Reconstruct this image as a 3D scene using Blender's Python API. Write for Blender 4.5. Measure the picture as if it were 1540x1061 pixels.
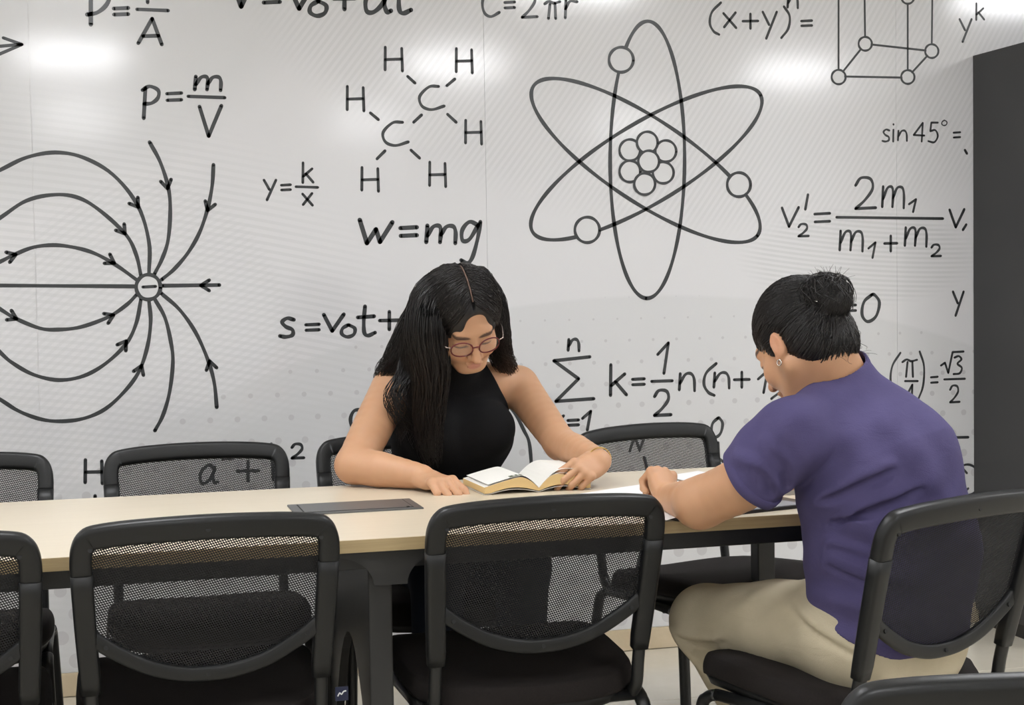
import bpy, bmesh, math, random
import numpy as np
from mathutils import Vector, Matrix
random.seed(7); np.random.seed(7)
for o in list(bpy.data.objects): bpy.data.objects.remove(o)
SC = bpy.context.scene
COL = SC.collection

# ---------------------------------------------------------------- camera
IW, IH, FPX = 1540, 1061, 2300.0
TH, PI_, RO, CH = 0.26539456, 0.04347857, -0.01571828, 1.22
YW = 4.776                                   # mural wall
CF = np.array([math.sin(TH)*math.cos(PI_), math.cos(TH)*math.cos(PI_), -math.sin(PI_)])
_r0 = np.array([math.cos(TH), -math.sin(TH), 0.0]); _u0 = np.cross(_r0, CF)
CR = math.cos(RO)*_r0 + math.sin(RO)*_u0
CU = -math.sin(RO)*_r0 + math.cos(RO)*_u0
CC = np.array([0, 0, CH])
cd = bpy.data.cameras.new('camera'); cam = bpy.data.objects.new('camera', cd); COL.objects.link(cam)
cd.sensor_fit = 'HORIZONTAL'; cd.sensor_width = 36.0; cd.lens = 36.0*FPX/IW; cd.clip_start = 0.05
cam.matrix_world = Matrix(((CR[0], CU[0], -CF[0], CC[0]), (CR[1], CU[1], -CF[1], CC[1]), (CR[2], CU[2], -CF[2], CC[2]), (0, 0, 0, 1)))
SC.camera = cam

# ---------------------------------------------------------------- world, exposure
wd = bpy.data.worlds.new('world'); SC.world = wd; wd.use_nodes = True
wd.node_tree.nodes['Background'].inputs[0].default_value = (0.9, 0.95, 1.0, 1)
wd.node_tree.nodes['Background'].inputs[1].default_value = 0.3
SC.view_settings.view_transform = 'Standard'; SC.view_settings.look = 'None'
SC.view_settings.gamma = 1.0; SC.view_settings.use_curve_mapping = False
SC.view_settings.exposure = 0.0
CEIL = 2.6

# ---------------------------------------------------------------- pixel -> place helpers
def ray(px, py): return CF*FPX + CR*(px-IW/2) + CU*(IH/2-py)
def atz(px, py, z): d = ray(px, py); return CC + d*(z-CH)/d[2]
def aty(px, py, y): d = ray(px, py); return CC + d*(y/d[1])
def wallpt(px, py): p = aty(px, py, YW); return (p[0], p[2])

# ---------------------------------------------------------------- generic helpers
def link(o, parent=None):
    COL.objects.link(o)
    if parent is not None: o.parent = parent
    return o
def mesh_obj(name, verts, faces, mat=None, parent=None, smooth=False):
    me = bpy.data.meshes.new(name); me.from_pydata([tuple(v) for v in verts], [], [tuple(f) for f in faces]); me.update()
    if smooth: me.polygons.foreach_set('use_smooth', [True]*len(me.polygons))
    if mat: me.materials.append(mat)
    return link(bpy.data.objects.new(name, me), parent)
def bm_obj(name, bm, mat=None, parent=None, smooth=False):
    me = bpy.data.meshes.new(name); bmesh.ops.recalc_face_normals(bm, faces=bm.faces); bm.to_mesh(me); bm.free()
    if smooth: me.polygons.foreach_set('use_smooth', [True]*len(me.polygons))
    if mat: me.materials.append(mat)
    return link(bpy.data.objects.new(name, me), parent)
def tag(o, label=None, cat=None, group=None, kind=None):
    if label: o['label'] = label
    if cat: o['category'] = cat
    if group: o['group'] = group
    if kind: o['kind'] = kind
    return o
def empty(name, loc=(0, 0, 0), rz=0.0):
    o = bpy.data.objects.new(name, None); COL.objects.link(o); o.location = loc; o.rotation_euler = (0, 0, rz); o.empty_display_size = .05
    return o
def box_bm(lo, hi, bevel=0.0, seg=2, bm=None):
    own = bm is None
    if own: bm = bmesh.new()
    g = bmesh.ops.create_cube(bm, size=1.0)
    for v in g['verts']:
        v.co = Vector([lo[i]+(v.co[i]+.5)*(hi[i]-lo[i]) for i in range(3)])
    if bevel:
        es = list({e for v in g['verts'] for e in v.link_edges})
        bmesh.ops.bevel(bm, geom=es, offset=bevel, segments=seg, affect='EDGES', profile=.5)
    return bm
def box(name, lo, hi, mat, parent=None, bevel=0.0, seg=2): return bm_obj(name, box_bm(lo, hi, bevel, seg), mat, parent, smooth=False)
def sweep(path, prof, closed=False, up=(0, 0, 1), scale=None, twist_up=None):
    """sweep a 2D profile (n, b) along a path; returns verts, faces"""
    P = [Vector(p) for p in path]; n = len(P); m = len(prof); V = []; Fc = []
    for i, p in enumerate(P):
        a = P[i-1] if (i > 0 or closed) else P[0]; b = P[(i+1) % n] if (i < n-1 or closed) else P[-1]
        t = (b-a).normalized(); u = Vector(up)
        s = t.cross(u)
        if s.length < 1e-3: s = t.cross(Vector((0, 1, 0)))
        s.normalize(); w = s.cross(t).normalized(); k = scale[i] if scale else 1.0
        for (x, y) in prof: V.append(p + s*x*k + w*y*k)
    rng = n if closed else n-1
    for i in range(rng):
        for j in range(m):
            a = i*m+j; b = i*m+(j+1) % m; c = ((i+1) % n)*m+(j+1) % m; d = ((i+1) % n)*m+j
            Fc.append((a, b, c, d))
    if not closed: Fc.append(tuple(range(m))[::-1]); Fc.append(tuple((n-1)*m+j for j in range(m)))
    return V, Fc
def circ(r, n=12, ry=None): return [(r*math.cos(2*math.pi*k/n), (ry or r)*math.sin(2*math.pi*k/n)) for k in range(n)]
def rrect(w, h, r, s=3):
    o = []
    for cx, cy, a0 in ((w/2-r, h/2-r, 0), (-w/2+r, h/2-r, 90), (-w/2+r, -h/2+r, 180), (w/2-r, -h/2+r, 270)):
        for k in range(s+1):
            a = math.radians(a0+90*k/s); o.append((cx+r*math.cos(a), cy+r*math.sin(a)))
    return o
def catmull(pts, n=8, closed=False):
    P = [np.array(p, float) for p in pts]; out = []; L = len(P)
    rng = L if closed else L-1
    for i in range(rng):
        p0 = P[i-1] if (i > 0 or closed) else 2*P[0]-P[1]; p1 = P[i]; p2 = P[(i+1) % L]
        p3 = P[(i+2) % L] if (i+2 < L or closed) else 2*P[-1]-P[-2]
        for k in range(n):
            t = k/n
            out.append(.5*((2*p1)+(-p0+p2)*t+(2*p0-5*p1+4*p2-p3)*t*t+(-p0+3*p1-3*p2+p3)*t**3))
    if not closed: out.append(P[-1])
    return out
def tube(name, path, r, mat, parent=None, n=12, up=(0, 0, 1), ry=None, scale=None, closed=False):
    v, f = sweep(path, circ(r, n, ry), up=up, scale=scale, closed=closed); return mesh_obj(name, v, f, mat, parent, True)
def prism(name, pts2, axis, lo, hi, mat, parent=None, bevel=0.0):
    """extrude polygon (2D) along axis; axis 0: pts=(y,z) 1: (x,z) 2:(x,y)"""
    bm = bmesh.new()
    def mk(a, b, c): return {0: (c, a, b), 1: (a, c, b), 2: (a, b, c)}[axis]
    v0 = [bm.verts.new(mk(a, b, lo)) for a, b in pts2]; v1 = [bm.verts.new(mk(a, b, hi)) for a, b in pts2]
    n = len(pts2); bm.faces.new(v0); bm.faces.new(v1[::-1])
    for i in range(n): bm.faces.new((v0[i], v0[(i+1) % n], v1[(i+1) % n], v1[i]))
    bmesh.ops.recalc_face_normals(bm, faces=bm.faces)
    if bevel: bmesh.ops.bevel(bm, geom=[e for e in bm.edges if abs(e.verts[0].co[axis]-e.verts[1].co[axis]) < 1e-6], offset=bevel, segments=2, affect='EDGES')
    return bm_obj(name, bm, mat, parent)
def copy_tree(o, parent=None):
    c = o.copy(); COL.objects.link(c); c.parent = parent
    for ch in list(o.children): copy_tree(ch, c)
    return c

# ---------------------------------------------------------------- materials
def new_mat(name, col, rough=.5, metal=0.0, spec=.5, **kw):
    m = bpy.data.materials.new(name); m.use_nodes = True; b = m.node_tree.nodes['Principled BSDF']
    b.inputs['Base Color'].default_value = (*col, 1); b.inputs['Roughness'].default_value = rough; b.inputs['Metallic'].default_value = metal
    b.inputs['Specular IOR Level'].default_value = spec
    for k, v in kw.items(): b.inputs[k].default_value = v
    return m
class NT:
    """tiny node-graph helper"""
    def __init__(s, m): s.m = m; s.t = m.node_tree; s.b = s.t.nodes['Principled BSDF']
    def n(s, typ, **kw):
        x = s.t.nodes.new(typ)
        for k, v in kw.items(): setattr(x, k, v)
        return x
    def l(s, a, b): s.t.links.new(a, b)
    def math(s, op, a, b=None, c=None):
        x = s.n('ShaderNodeMath', operation=op)
        for i, v in enumerate((a, b, c)):
            if v is None: continue
            if isinstance(v, (int, float)): x.inputs[i].default_value = v
            else: s.l(v, x.inputs[i])
        return x.outputs[0]
    def obj(s): return s.n('ShaderNodeTexCoord').outputs['Object']
    def sep(s, v): x = s.n('ShaderNodeSeparateXYZ'); s.l(v, x.inputs[0]); return x.outputs
    def mix(s, fac, a, b):
        x = s.n('ShaderNodeMix', data_type='RGBA')
        for i, v in ((0, fac), (6, a), (7, b)):
            if isinstance(v, (int, float)): x.inputs[i].default_value = v
            elif isinstance(v, tuple): x.inputs[i].default_value = (*v, 1)
            else: s.l(v, x.inputs[i])
        return x.outputs[2]
    def noise(s, vec, scale, detail=3, rough=.5, dist=0.0):
        x = s.n('ShaderNodeTexNoise'); x.inputs['Scale'].default_value = scale; x.inputs['Detail'].default_value = detail
        x.inputs['Roughness'].default_value = rough; x.inputs['Distortion'].default_value = dist
        if vec is not None: s.l(vec, x.inputs['Vector'])
        return x.outputs['Fac']
    def mapping(s, vec, scale=(1, 1, 1), rot=(0, 0, 0), loc=(0, 0, 0)):
        x = s.n('ShaderNodeMapping'); x.inputs['Scale'].default_value = scale; x.inputs['Rotation'].default_value = rot; x.inputs['Location'].default_value = loc
        s.l(vec, x.inputs['Vector']); return x.outputs[0]
    def bump(s, h, strength=.2, dist=.002):
        x = s.n('ShaderNodeBump'); x.inputs['Strength'].default_value = strength; x.inputs['Distance'].default_value = dist
        s.l(h, x.inputs['Height']); s.l(x.outputs[0], s.b.inputs['Normal'])
    def col(s, v): s.l(v, s.b.inputs['Base Color'])

M = {}
M['ink'] = new_mat('mural_ink', (0.040, 0.043, 0.046), .30)
M['paint'] = new_mat('white_paint', (0.80, 0.80, 0.79), .6)
M['black_plastic'] = new_mat('black_plastic', (0.0105, 0.0112, 0.0118), .42)
M['black_metal'] = new_mat('black_metal', (0.009, 0.0095, 0.010), .38)
M['screw'] = new_mat('screw_hole', (0.002, 0.002, 0.002), .6)
g = NT(new_mat('plastic_grain', (0.0075, 0.008, 0.0085), .40, spec=.38)); g.bump(g.noise(g.obj(), 900, 2), .12, .0006); M['black_plastic'] = g.m
g = NT(new_mat('table_steel', (0.022, 0.022, 0.022), .5)); g.bump(g.noise(g.obj(), 700, 2), .15, .0006); M['table_steel'] = g.m
g = NT(new_mat('seat_fabric', (0.013, 0.011, 0.0105), .9, spec=.25)); o_ = g.obj()
g.col(g.mix(g.noise(o_, 350, 2), (0.008, 0.0065, 0.0062), (0.021, 0.017, 0.016))); g.bump(g.noise(o_, 800, 2), .4, .001); M['seat_fabric'] = g.m
# see-through chair mesh: woven threads with real openings
g = NT(new_mat('chair_mesh', (0.012, 0.012, 0.013), .7, spec=.3)); s_ = g.sep(g.obj())
K = 2*math.pi/.0046
a_ = g.math('SINE', g.math('ADD', g.math('MULTIPLY', s_[0], K), g.math('MULTIPLY', s_[2], K*.55)))
b_ = g.math('SINE', g.math('SUBTRACT', g.math('MULTIPLY', s_[2], K), g.math('MULTIPLY', s_[0], K*.25)))
th_ = g.math('GREATER_THAN', g.math('ADD', a_, b_), .46)
alpha = g.math('SUBTRACT', 1.0, th_)
g.l(alpha, g.b.inputs['Alpha']); M['mesh'] = g.m
# table wood
g = NT(new_mat('table_laminate', (0.62, 0.50, 0.36), .30, spec=.5)); o_ = g.obj()
gr = g.noise(g.mapping(o_, (1.2, 26, 26)), 3.0, 5, .6, .3)
gr2 = g.noise(g.mapping(o_, (3, 120, 120)), 3.0, 3)
c_ = g.mix(gr, (0.62, 0.54, 0.41), (0.72, 0.635, 0.50)); g.col(g.mix(g.math('MULTIPLY', gr2, .25), c_, (0.56, 0.47, 0.34))); M['table'] = g.m
g = NT(new_mat('table_edge_band', (0.50, 0.36, 0.19), .42)); o_ = g.obj()
gr = g.noise(g.mapping(o_, (1.6, 60, 60)), 3.0, 5, .6, .4); g.col(g.mix(gr, (0.33, 0.235, 0.115), (0.58, 0.45, 0.25))); M['edge'] = g.m
M['cablebox'] = new_mat('cable_box_grey', (0.115, 0.115, 0.115), .38, .3)
M['cablegap'] = new_mat('cable_box_gap', (0.01, 0.01, 0.01), .6)
g = NT(new_mat('cabinet_grey', (0.040, 0.040, 0.042), .55)); g.bump(g.noise(g.obj(), 500, 2), .1, .0005); M['cabinet'] = g.m
M['cab_edge'] = new_mat('cabinet_edge', (0.012, 0.012, 0.013), .5)
M['grout'] = new_mat('grout', (0.50, 0.46, 0.38), .8)
g = NT(new_mat('floor_tile', (0.66, 0.61, 0.51), .16)); o_ = g.obj()
v1 = g.noise(o_, 4.5, 6, .62, .8); v2 = g.noise(o_, 22, 4, .6)
g.col(g.mix(g.math('MULTIPLY', v2, .5), g.mix(v1, (0.56, 0.51, 0.41), (0.72, 0.675, 0.575)), (0.60, 0.56, 0.47))); M['tile'] = g.m
g = NT(new_mat('baseboard_tile', (0.60, 0.49, 0.34), .3)); g.col(g.mix(g.noise(g.obj(), 9, 5, .6, .5), (0.50, 0.395, 0.25), (0.68, 0.575, 0.42))); M['base'] = g.m
def emis(name, col, s):
    m = bpy.data.materials.new(name); m.use_nodes = True; t = m.node_tree; t.nodes.clear()
    e = t.nodes.new('ShaderNodeEmission'); e.inputs[0].default_value = (*col, 1); e.inputs[1].default_value = s
    t.links.new(e.outputs[0], t.nodes.new('ShaderNodeOutputMaterial').inputs[0]); return m
M['led'] = emis('led_panel', (0.965, 0.975, 1.0), 25.0)
M['trim'] = new_mat('white_metal', (0.8, 0.8, 0.8), .4)

# mural paper: printed pale pattern (fine hatch lines, dots, soft shapes) on a glossy laminate
g = NT(new_mat('mural_paper', (0.70, 0.70, 0.71), .16, spec=1.0)); o_ = g.obj(); s_ = g.sep(o_); X, Z = s_[0], s_[2]
def rad(cx, cz, sx=1.0, sz=1.0):
    dx = g.math('MULTIPLY', g.math('SUBTRACT', X, cx), sx); dz = g.math('MULTIPLY', g.math('SUBTRACT', Z, cz), sz)
    return g.math('SQRT', g.math('ADD', g.math('MULTIPLY', dx, dx), g.math('MULTIPLY', dz, dz)))
def inside(r, R, soft=.004):
    x = g.n('ShaderNodeMapRange'); x.inputs['From Min'].default_value = R-soft; x.inputs['From Max'].default_value = R+soft
    x.inputs['To Min'].default_value = 1; x.inputs['To Max'].default_value = 0; g.l(r, x.inputs[0]); return x.outputs[0]
def stripes(r, period, duty=.0):
    return g.math('GREATER_THAN', g.math('SINE', g.math('MULTIPLY', r, 2*math.pi/period)), duty)
def wallc(px, py): return wallpt(px, py)
white = (0.735, 0.732, 0.750); grey1 = (0.655, 0.66, 0.67); hatch = (0.615, 0.62, 0.63)
# upper field of diagonal hatching
up_m = inside(rad(2.1, 2.75, .72, 1.0), 1.34, .05)
dg = stripes(rad(-7.0, 7.9), .0185)
c_ = g.mix(g.math('MULTIPLY', up_m, g.math('MULTIPLY', dg, .42)), white, hatch)
c_ = g.mix(g.math('MULTIPLY', inside(rad(-.55, 2.25, .8, 1.2), .95, .06), .55), c_, grey1)
# wavy hatch on the lower left
wl = stripes(rad(-1.2, -7.5), .0225, .15)
lm = g.math('MULTIPLY', inside(rad(-.35, .85, .75, 1.0), .95, .10), wl)
c_ = g.mix(g.math('MULTIPLY', lm, .42), c_, hatch)
wl2 = stripes(rad(2.2, -1.6), .020, .1)
lm2 = g.math('MULTIPLY', inside(rad(.15, .95, 1.0, .75), .46, .02), wl2)
c_ = g.mix(g.math('MULTIPLY', lm2, .35), c_, hatch)
# soft grey mounds
m1 = inside(rad(1.78, -.32, .62, 1.0), 1.50, .006)
c_ = g.mix(g.math('MULTIPLY', m1, .62), c_, grey1)
m2 = inside(rad(.80, -.15, 1.0, 1.0), 1.02, .006)
c_ = g.mix(g.math('MULTIPLY', m2, .55), c_, grey1)
# dots growing towards the floor
PD = .083
row = g.math('DIVIDE', Z, PD*.86); rf = g.math('FLOOR', row)
xo = g.math('DIVIDE', g.math('ADD', X, g.math('MULTIPLY', g.math('MODULO', rf, 2.0), PD*.5)), PD)
fx = g.math('MULTIPLY', g.math('SUBTRACT', g.math('FRACT', xo), .5), PD)
fz = g.math('MULTIPLY', g.math('SUBTRACT', g.math('FRACT', row), .5), PD*.86)
dd = g.math('SQRT', g.math('ADD', g.math('MULTIPLY', fx, fx), g.math('MULTIPLY', fz, fz)))
rr_ = g.math('MULTIPLY', g.math('SUBTRACT', 1.30, Z), .0190)
dot = g.math('MULTIPLY', g.math('LESS_THAN', dd, rr_), m1)
c_ = g.mix(g.math('MULTIPLY', dot, .75), c_, (0.555, 0.545, 0.565))
# right-hand fine wave band
wb = g.math('MULTIPLY', inside(rad(2.55, 1.30, 1.0, 2.6), .42, .05), stripes(rad(2.9, 6.0), .0165))
c_ = g.mix(g.math('MULTIPLY', wb, .6), c_, hatch)
g.col(c_)
nz = g.math('ADD', g.noise(o_, 90, 3, .6), g.math('MULTIPLY', g.noise(o_, 8, 2), 1.5)); g.bump(nz, .07, .0012)
g.b.inputs['Roughness'].default_value = .12
M['mural'] = g.m
M['mural_white'] = new_mat('mural_white', (0.70, 0.70, 0.71), .22)

# ---------------------------------------------------------------- room shell
RX0, RX1, RY0 = -3.4, 5.6, -4.2
def struct(o): o['kind'] = 'structure'; return o
floor = struct(box('floor', (RX0, RY0, -.06), (RX1, YW+.02, -.0045), M['grout']))
ceil = struct(box('ceiling', (RX0, RY0, CEIL), (RX1, YW+.02, CEIL+.08), M['paint']))
struct(box('wall_left', (RX0-.1, RY0, 0), (RX0, YW, CEIL), M['paint']))
struct(box('wall_right', (RX1, RY0, 0), (RX1+.1, YW, CEIL), M['paint']))
struct(box('wall_rear', (RX0, RY0-.1, 0), (RX1, RY0, CEIL), M['paint']))
wall = struct(box('wall_back', (RX0, YW+.004, 0), (RX1, YW+.12, CEIL), M['paint']))
# floor tiles (each its own piece)
TS = .60
tile_me = None
for ix in range(-2, 9):
    for iy in range(-1, 8):
        x0 = ix*TS+.17; y1 = YW-iy*TS-.012; y0 = y1-TS
        if y1 > YW-.005: continue
        if tile_me is None:
            t = bm_obj('floor_tile', box_bm((.0012, .0012, -.0045), (TS-.0012, TS-.0012, 0), .0008, 1), M['tile'], floor); tile_me = t.data
        else: t = link(bpy.data.objects.new('floor_tile', tile_me), floor)
        t.location = (x0, y0, 0)
bb = struct(box('baseboard_back', (RX0, YW-.004, 0), (RX1, YW+.004, .068), M['grout']))
for ix in range(-3, 8):
    box('baseboard_tile', (ix*TS+.171, YW-.011, .001), ((ix+1)*TS+.169, YW-.003, .072), M['base'], bb, .001, 1)
# mural panels: wallpaper drops with seams at the places the photo shows
seams = [RX0, wallpt(52, 350)[0]-1.262, wallpt(52, 350)[0], wallpt(729, 150)[0], wallpt(1295, 220)[0]+.135, RX1]
for a, b in zip(seams[:-1], seams[1:]):
    box('wallpaper_panel', (a+.0004, YW, .072), (b-.0004, YW+.005, CEIL-.001), M['mural'], wall)

# ---------------------------------------------------------------- ceiling lights
led_first = None
names = {}
for i, x in enumerate((-2.35, -.10, 2.15, 4.40)):
    for j, y in enumerate((-2.75, .42, 2.95)):
        L = empty('ceiling_light', (x, y, CEIL))
        where = ('far left', 'left of centre', 'right of centre', 'far right')[i]; row = ('rear row', 'middle row', 'row over the table')[j]
        tag(L, 'square white ceiling light panel, %s, %s' % (where, row), 'ceiling light', 'ceiling light panels')
        bm = bmesh.new()
        for lo, hi in (((-.31, -.31, -.022), (.31, -.285, 0)), ((-.31, .285, -.022), (.31, .31, 0)), ((-.31, -.285, -.022), (-.285, .285, 0)), ((.285, -.285, -.022), (.31, .285, 0))): box_bm(lo, hi, bm=bm)
        bm_obj('frame', bm, M['trim'], L)
        box('diffuser', (-.285, -.285, -.014), (.285, .285, -.002), M['led'], L)

# ---------------------------------------------------------------- mural lettering: strokes printed on the paper
class Ink:
    def __init__(s): s.v = []; s.f = []
    def stroke(s, pts, w=5.0, smooth=True, closed=False, lift=.0006, n=6, taper=False):
        if not smooth and len(pts) > 2:
            for a, b in zip(pts[:-1], pts[1:]): s.stroke([a, b], w, False, False, lift)
            return
        if smooth and len(pts) > 2: pts = catmull(pts, n, closed)
        P = [np.array(wallpt(*p)) for p in pts]; sc = 2.05e-3  # metres per pixel on the wall
        if closed: P = P+[P[0], P[1]]
        wm = w*sc*.5; y = YW-lift; m = len(P); base = len(s.v)
        for i, p in enumerate(P):
            t = P[min(i+1, m-1)]-P[max(i-1, 0)]; L = np.hypot(*t); t = t/L if L > 1e-9 else np.array([1, 0.])
            nrm = np.array([-t[1], t[0]]); k = wm*(1+.10*math.sin(i*.7))
            for sgn in (1, -1): q = p+nrm*k*sgn; s.v.append((q[0], y, q[1]))
        for i in range(m-1): s.f.append((base+2*i, base+2*i+1, base+2*i+3, base+2*i+2))
        ends = [] if closed else [P[0], P[-1]]
        if not smooth: ends = P
        for q in ends: s.disc(q, wm*.99, y)
    def disc(s, q, r, y, n=10):
        b = len(s.v)
        for k in range(n): a = 2*math.pi*k/n; s.v.append((q[0]+r*math.cos(a), y, q[1]+r*math.sin(a)))
        s.f.append(tuple(range(b, b+n)))
    def glyph(s, ch, x0, y0, x1, y1, w=5.0, lift=.0006):
        for st in GLY[ch]:
            curved = st[0] == '~'; pts = st[1:] if curved else st
            s.stroke([(x0+(x1-x0)*a, y0+(y1-y0)*b) for a, b in pts], w, smooth=curved, lift=lift)
    def build(s, name='equation', label=None, mat=None):
        o = mesh_obj(name, s.v, s.f, mat or M['ink'], wall)
        if label: o['label'] = label
        return o
c = '~'
GLY = {
 'p': [[(.22, .05), (.12, 1)], [c, (.05, .12), (.45, 0), (.95, .12), (.95, .35), (.6, .52), (.15, .55)]],
 'P': [[(.15, 0), (.15, 1)], [c, (.0, .06), (.5, 0), (.98, .2), (.85, .55), (.45, .75), (0, .80)]],
 '=': [[(0, .1), (1, 0)], [(.02, 1), (1, .92)]],
 'm': [[(.06, .05), (.02, .95)], [c, (.06, .6), (.25, .12), (.45, .08), (.5, .4), (.47, .95)], [c, (.5, .55), (.68, .12), (.9, .1), (.98, .4), (.97, 1)]],
 'V': [[(0, .03), (.42, 1), (1, 0)]], 'v': [[(0, .03), (.42, 1), (1, 0)]],
 'A': [[(0, .95), (.58, 0), (.98, 1)], [(.2, .68), (.85, .66)]],
 'y': [[(0, 0), (.45, .48)], [(1, 0), (.25, 1)]],
 'k': [[(.1, 0), (.08, 1)], [(.9, .3), (.12, .68)], [(.35, .55), (1, .98)]],
 'x': [[(0, .05), (1, 1)], [(.95, 0), (.05, .95)]],
 'o': [[c, (.5, 0), (.1, .3), (.05, .75), (.45, 1), (.9, .8), (.98, .3), (.55, .0)]],
 '0': [[c, (.6, 0), (.15, .28), (.05, .75), (.35, 1), (.8, .8), (.98, .3), (.72, .02), (.55, .02)]],
 'a': [[c, (.85, .2), (.5, .0), (.08, .4), (.08, .9), (.35, .95), (.7, .6), (.85, .15)], [c, (.85, .1), (.75, .6), (.85, .95), (1, .9)]],
 't': [[c, (.42, 0), (.35, .5), (.38, .9), (.6, 1), (1, .9)], [(0, .38), (.95, .34)]],
 '+': [[(0, .5), (1, .48)], [(.5, 0), (.5, 1)]], '-': [[(0, .5), (1, .5)]],
 's': [[c, (.95, .08), (.5, .0), (.15, .2), (.4, .45), (.85, .62), (.85, .9), (.4, 1), (0, .95)]],
 'H': [[(.05, 0), (.04, .95)], [(.93, .05), (.97, 1)], [(.05, .52), (.93, .50)]],
 'C': [[c, (.78, .03), (.4, .05), (.03, .45), (.12, .85), (.5, 1), (1, .85)]],
 'W': [[(0, 0), (.22, 1), (.5, .4), (.62, .95), (1, .1)]],
 'g': [[c, (.88, .08), (.45, .0), (.1, .2), (.12, .45), (.45, .42), (.85, .1)], [c, (.98, .0), (.85, .4), (.6, .85), (.35, 1), (.05, .93)]],
 'n': [[(.08, .05), (.02, .95)], [c, (.06, .6), (.4, .1), (.75, .05), (.95, .35), (.98, 1)]],
 '1': [[(0, .38), (.95, 0), (.55, 1)]],
 '2': [[c, (.05, .25), (.3, .02), (.75, .05), (.85, .35), (.5, .7), (.05, .98)], [(.05, .98), (1, .95)]],
 '3': [[c, (.1, .08), (.6, .0), (.9, .18), (.45, .42), (.95, .65), (.7, .95), (0, 1)]],
 '4': [[(.75, 1), (.85, 0), (0, .65), (1, .68)]],
 '5': [[(.95, .02), (.3, .02), (.2, .45)], [c, (.2, .45), (.7, .4), (.95, .7), (.6, 1), (0, .95)]],
 '(': [[c, (1, 0), (.25, .3), (.08, .65), (.4, .9), (.85, 1)]],
 ')': [[c, (.3, 0), (.95, .3), (.8, .7), (0, 1)]],
 'pi': [[c, (0, .15), (.3, .0), (.6, .1), (1, .02)], [(.35, .15), (.25, 1)], [(.68, .12), (.72, 1)]],
 'r': [[(.15, .0), (.1, 1)], [c, (.12, .5), (.45, .08), (1, .1)]],
 'i': [[(.5, .32), (.45, 1)], [(.5, 0), (.52, .02)]],
 'N': [[(0, 1), (.35, .05), (.68, .95), (1, 0)]],
}
def eq(label, items, w=5.0):
    k = Ink()
    for it in items:
        if isinstance(it[0], str):
            k.glyph(it[0], *it[1:5], it[5] if len(it) > 5 else w)
        else:
            k.stroke(list(it), w, smooth=False)
    return k.build('equation', label)
eq('pressure equation P = F / A', [('P', 131, -38, 168, 37, 6), ('=', 171, 12, 193, 22, 5.5), ((206, 14), (253, 16)), ('A', 208, 28, 244, 67, 5.5), ((222, -30), (222, 4)), ((222, -30), (246, -31))])
eq('density equation p = m / V', [('p', 213, 130, 239, 178, 5.5), ('=', 251, 140, 273, 151), ('m', 292, 114, 333, 136, 5.5), ((283, 145), (338, 147)), ('V', 300, 159, 333, 205, 5.5)])
eq('equation y = k / x', [('y', 397, 271, 415, 301, 4), ('=', 423, 278, 437, 286, 4), ('k', 454, 245, 471, 275, 4), ((445, 281), (478, 282)), ('x', 455, 291, 470, 309, 4)], 4)
eq('arrow running off the left edge', [((-60, 75), (30, 67)), ((5, 57), (33, 67), (-2, 82))], 4.5)
eq('velocity equation V = v0 + at', [('V', 350, -28, 380, 10, 7), ('=', 396, -12, 421, 4, 6), ('v', 438, -14, 466, 13, 7), ('o', 465, 2, 491, 24, 6.5), ('+', 502, -18, 534, 14, 6.5), ('a', 548, -18, 588, 20, 7), ('t', 590, -30, 618, 20, 7)], 6.5)
eq('circumference equation C = 2 pi r', [('C', 725, -18, 751, 25), ('=', 759, 3, 774, 12), ('2', 784, -12, 808, 27), ('pi', 819, 2, 842, 28), ('r', 848, 0, 868, 27)], 4.5)
eq('weight equation W = mg', [('W', 541, 331, 590, 366, 7), ('=', 602, 342, 627, 355, 6.5), ('m', 640, 338, 686, 366, 6.5), ('g', 692, 334, 723, 396, 6.5)], 6.5)
eq('motion equation s = v0 t +', [('s', 421, 479, 443, 507, 6), ('=', 460, 488, 480, 497, 5), ('v', 487, 473, 517, 498, 6), ('o', 513, 489, 534, 507, 5.5), ('t', 538, 461, 564, 505, 6), ('+', 571, 469, 600, 496, 5.5), ('-', 614, 480, 626, 486, 5)], 5.5)
eq('binomial (x + y) to the n =', [('(', 1066, 4, 1084, 52), ('x', 1088, 19, 1107, 42), ('+', 1117, 21, 1140, 43), ('y', 1147, 18, 1168, 58), (')', 1175, 10, 1188, 57), ('n', 1184, -6, 1200, 12), ('=', 1205, 31, 1221, 39)], 4.2)
eq('y to the k', [('y', 1443, 29, 1461, 63), ('k', 1467, 5, 1480, 30, 3.5)], 4)
eq('sin 45 degrees =', [('s', 1327, 195, 1338, 213), ('i', 1340, 187, 1347, 213), ('n', 1350, 196, 1364, 212), ('4', 1374, 185, 1390, 213), ('5', 1396, 184, 1411, 214), ('o', 1416, 181, 1424, 189, 2.2), ('=', 1434, 199, 1444, 207)], 3.4)
eq('collision equation for v2 with 2 m1 over m1 + m2', [('V', 1176, 312, 1201, 341), ((1215, 293), (1211, 315)), ('2', 1200, 337, 1216, 356, 4), ('=', 1225, 321, 1248, 334), ((1258, 327), (1418, 329)), ('2', 1285, 267, 1317, 315, 5), ('m', 1326, 279, 1360, 313), ('1', 1367, 300, 1378, 319, 4),
   ('m', 1262, 346, 1298, 378), ('1', 1306, 365, 1317, 388, 4), ('+', 1330, 355, 1349, 378), ('m', 1360, 341, 1394, 371), ('2', 1400, 368, 1415, 386, 4), ('V', 1428, 315, 1450, 342), ((1453, 338), (1448, 346)), ((1451, 226), (1454, 231))], 4.6)
eq('equals zero', [((1236, 425.7), (1263, 425.7)), ('=', 1268, 459, 1287, 468), ('0', 1295, 443, 1323, 484, 5.5)], 4.5)
eq('letter y beside the cabinet', [('y', 1433, 439, 1449, 475)], 4.4)
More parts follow.
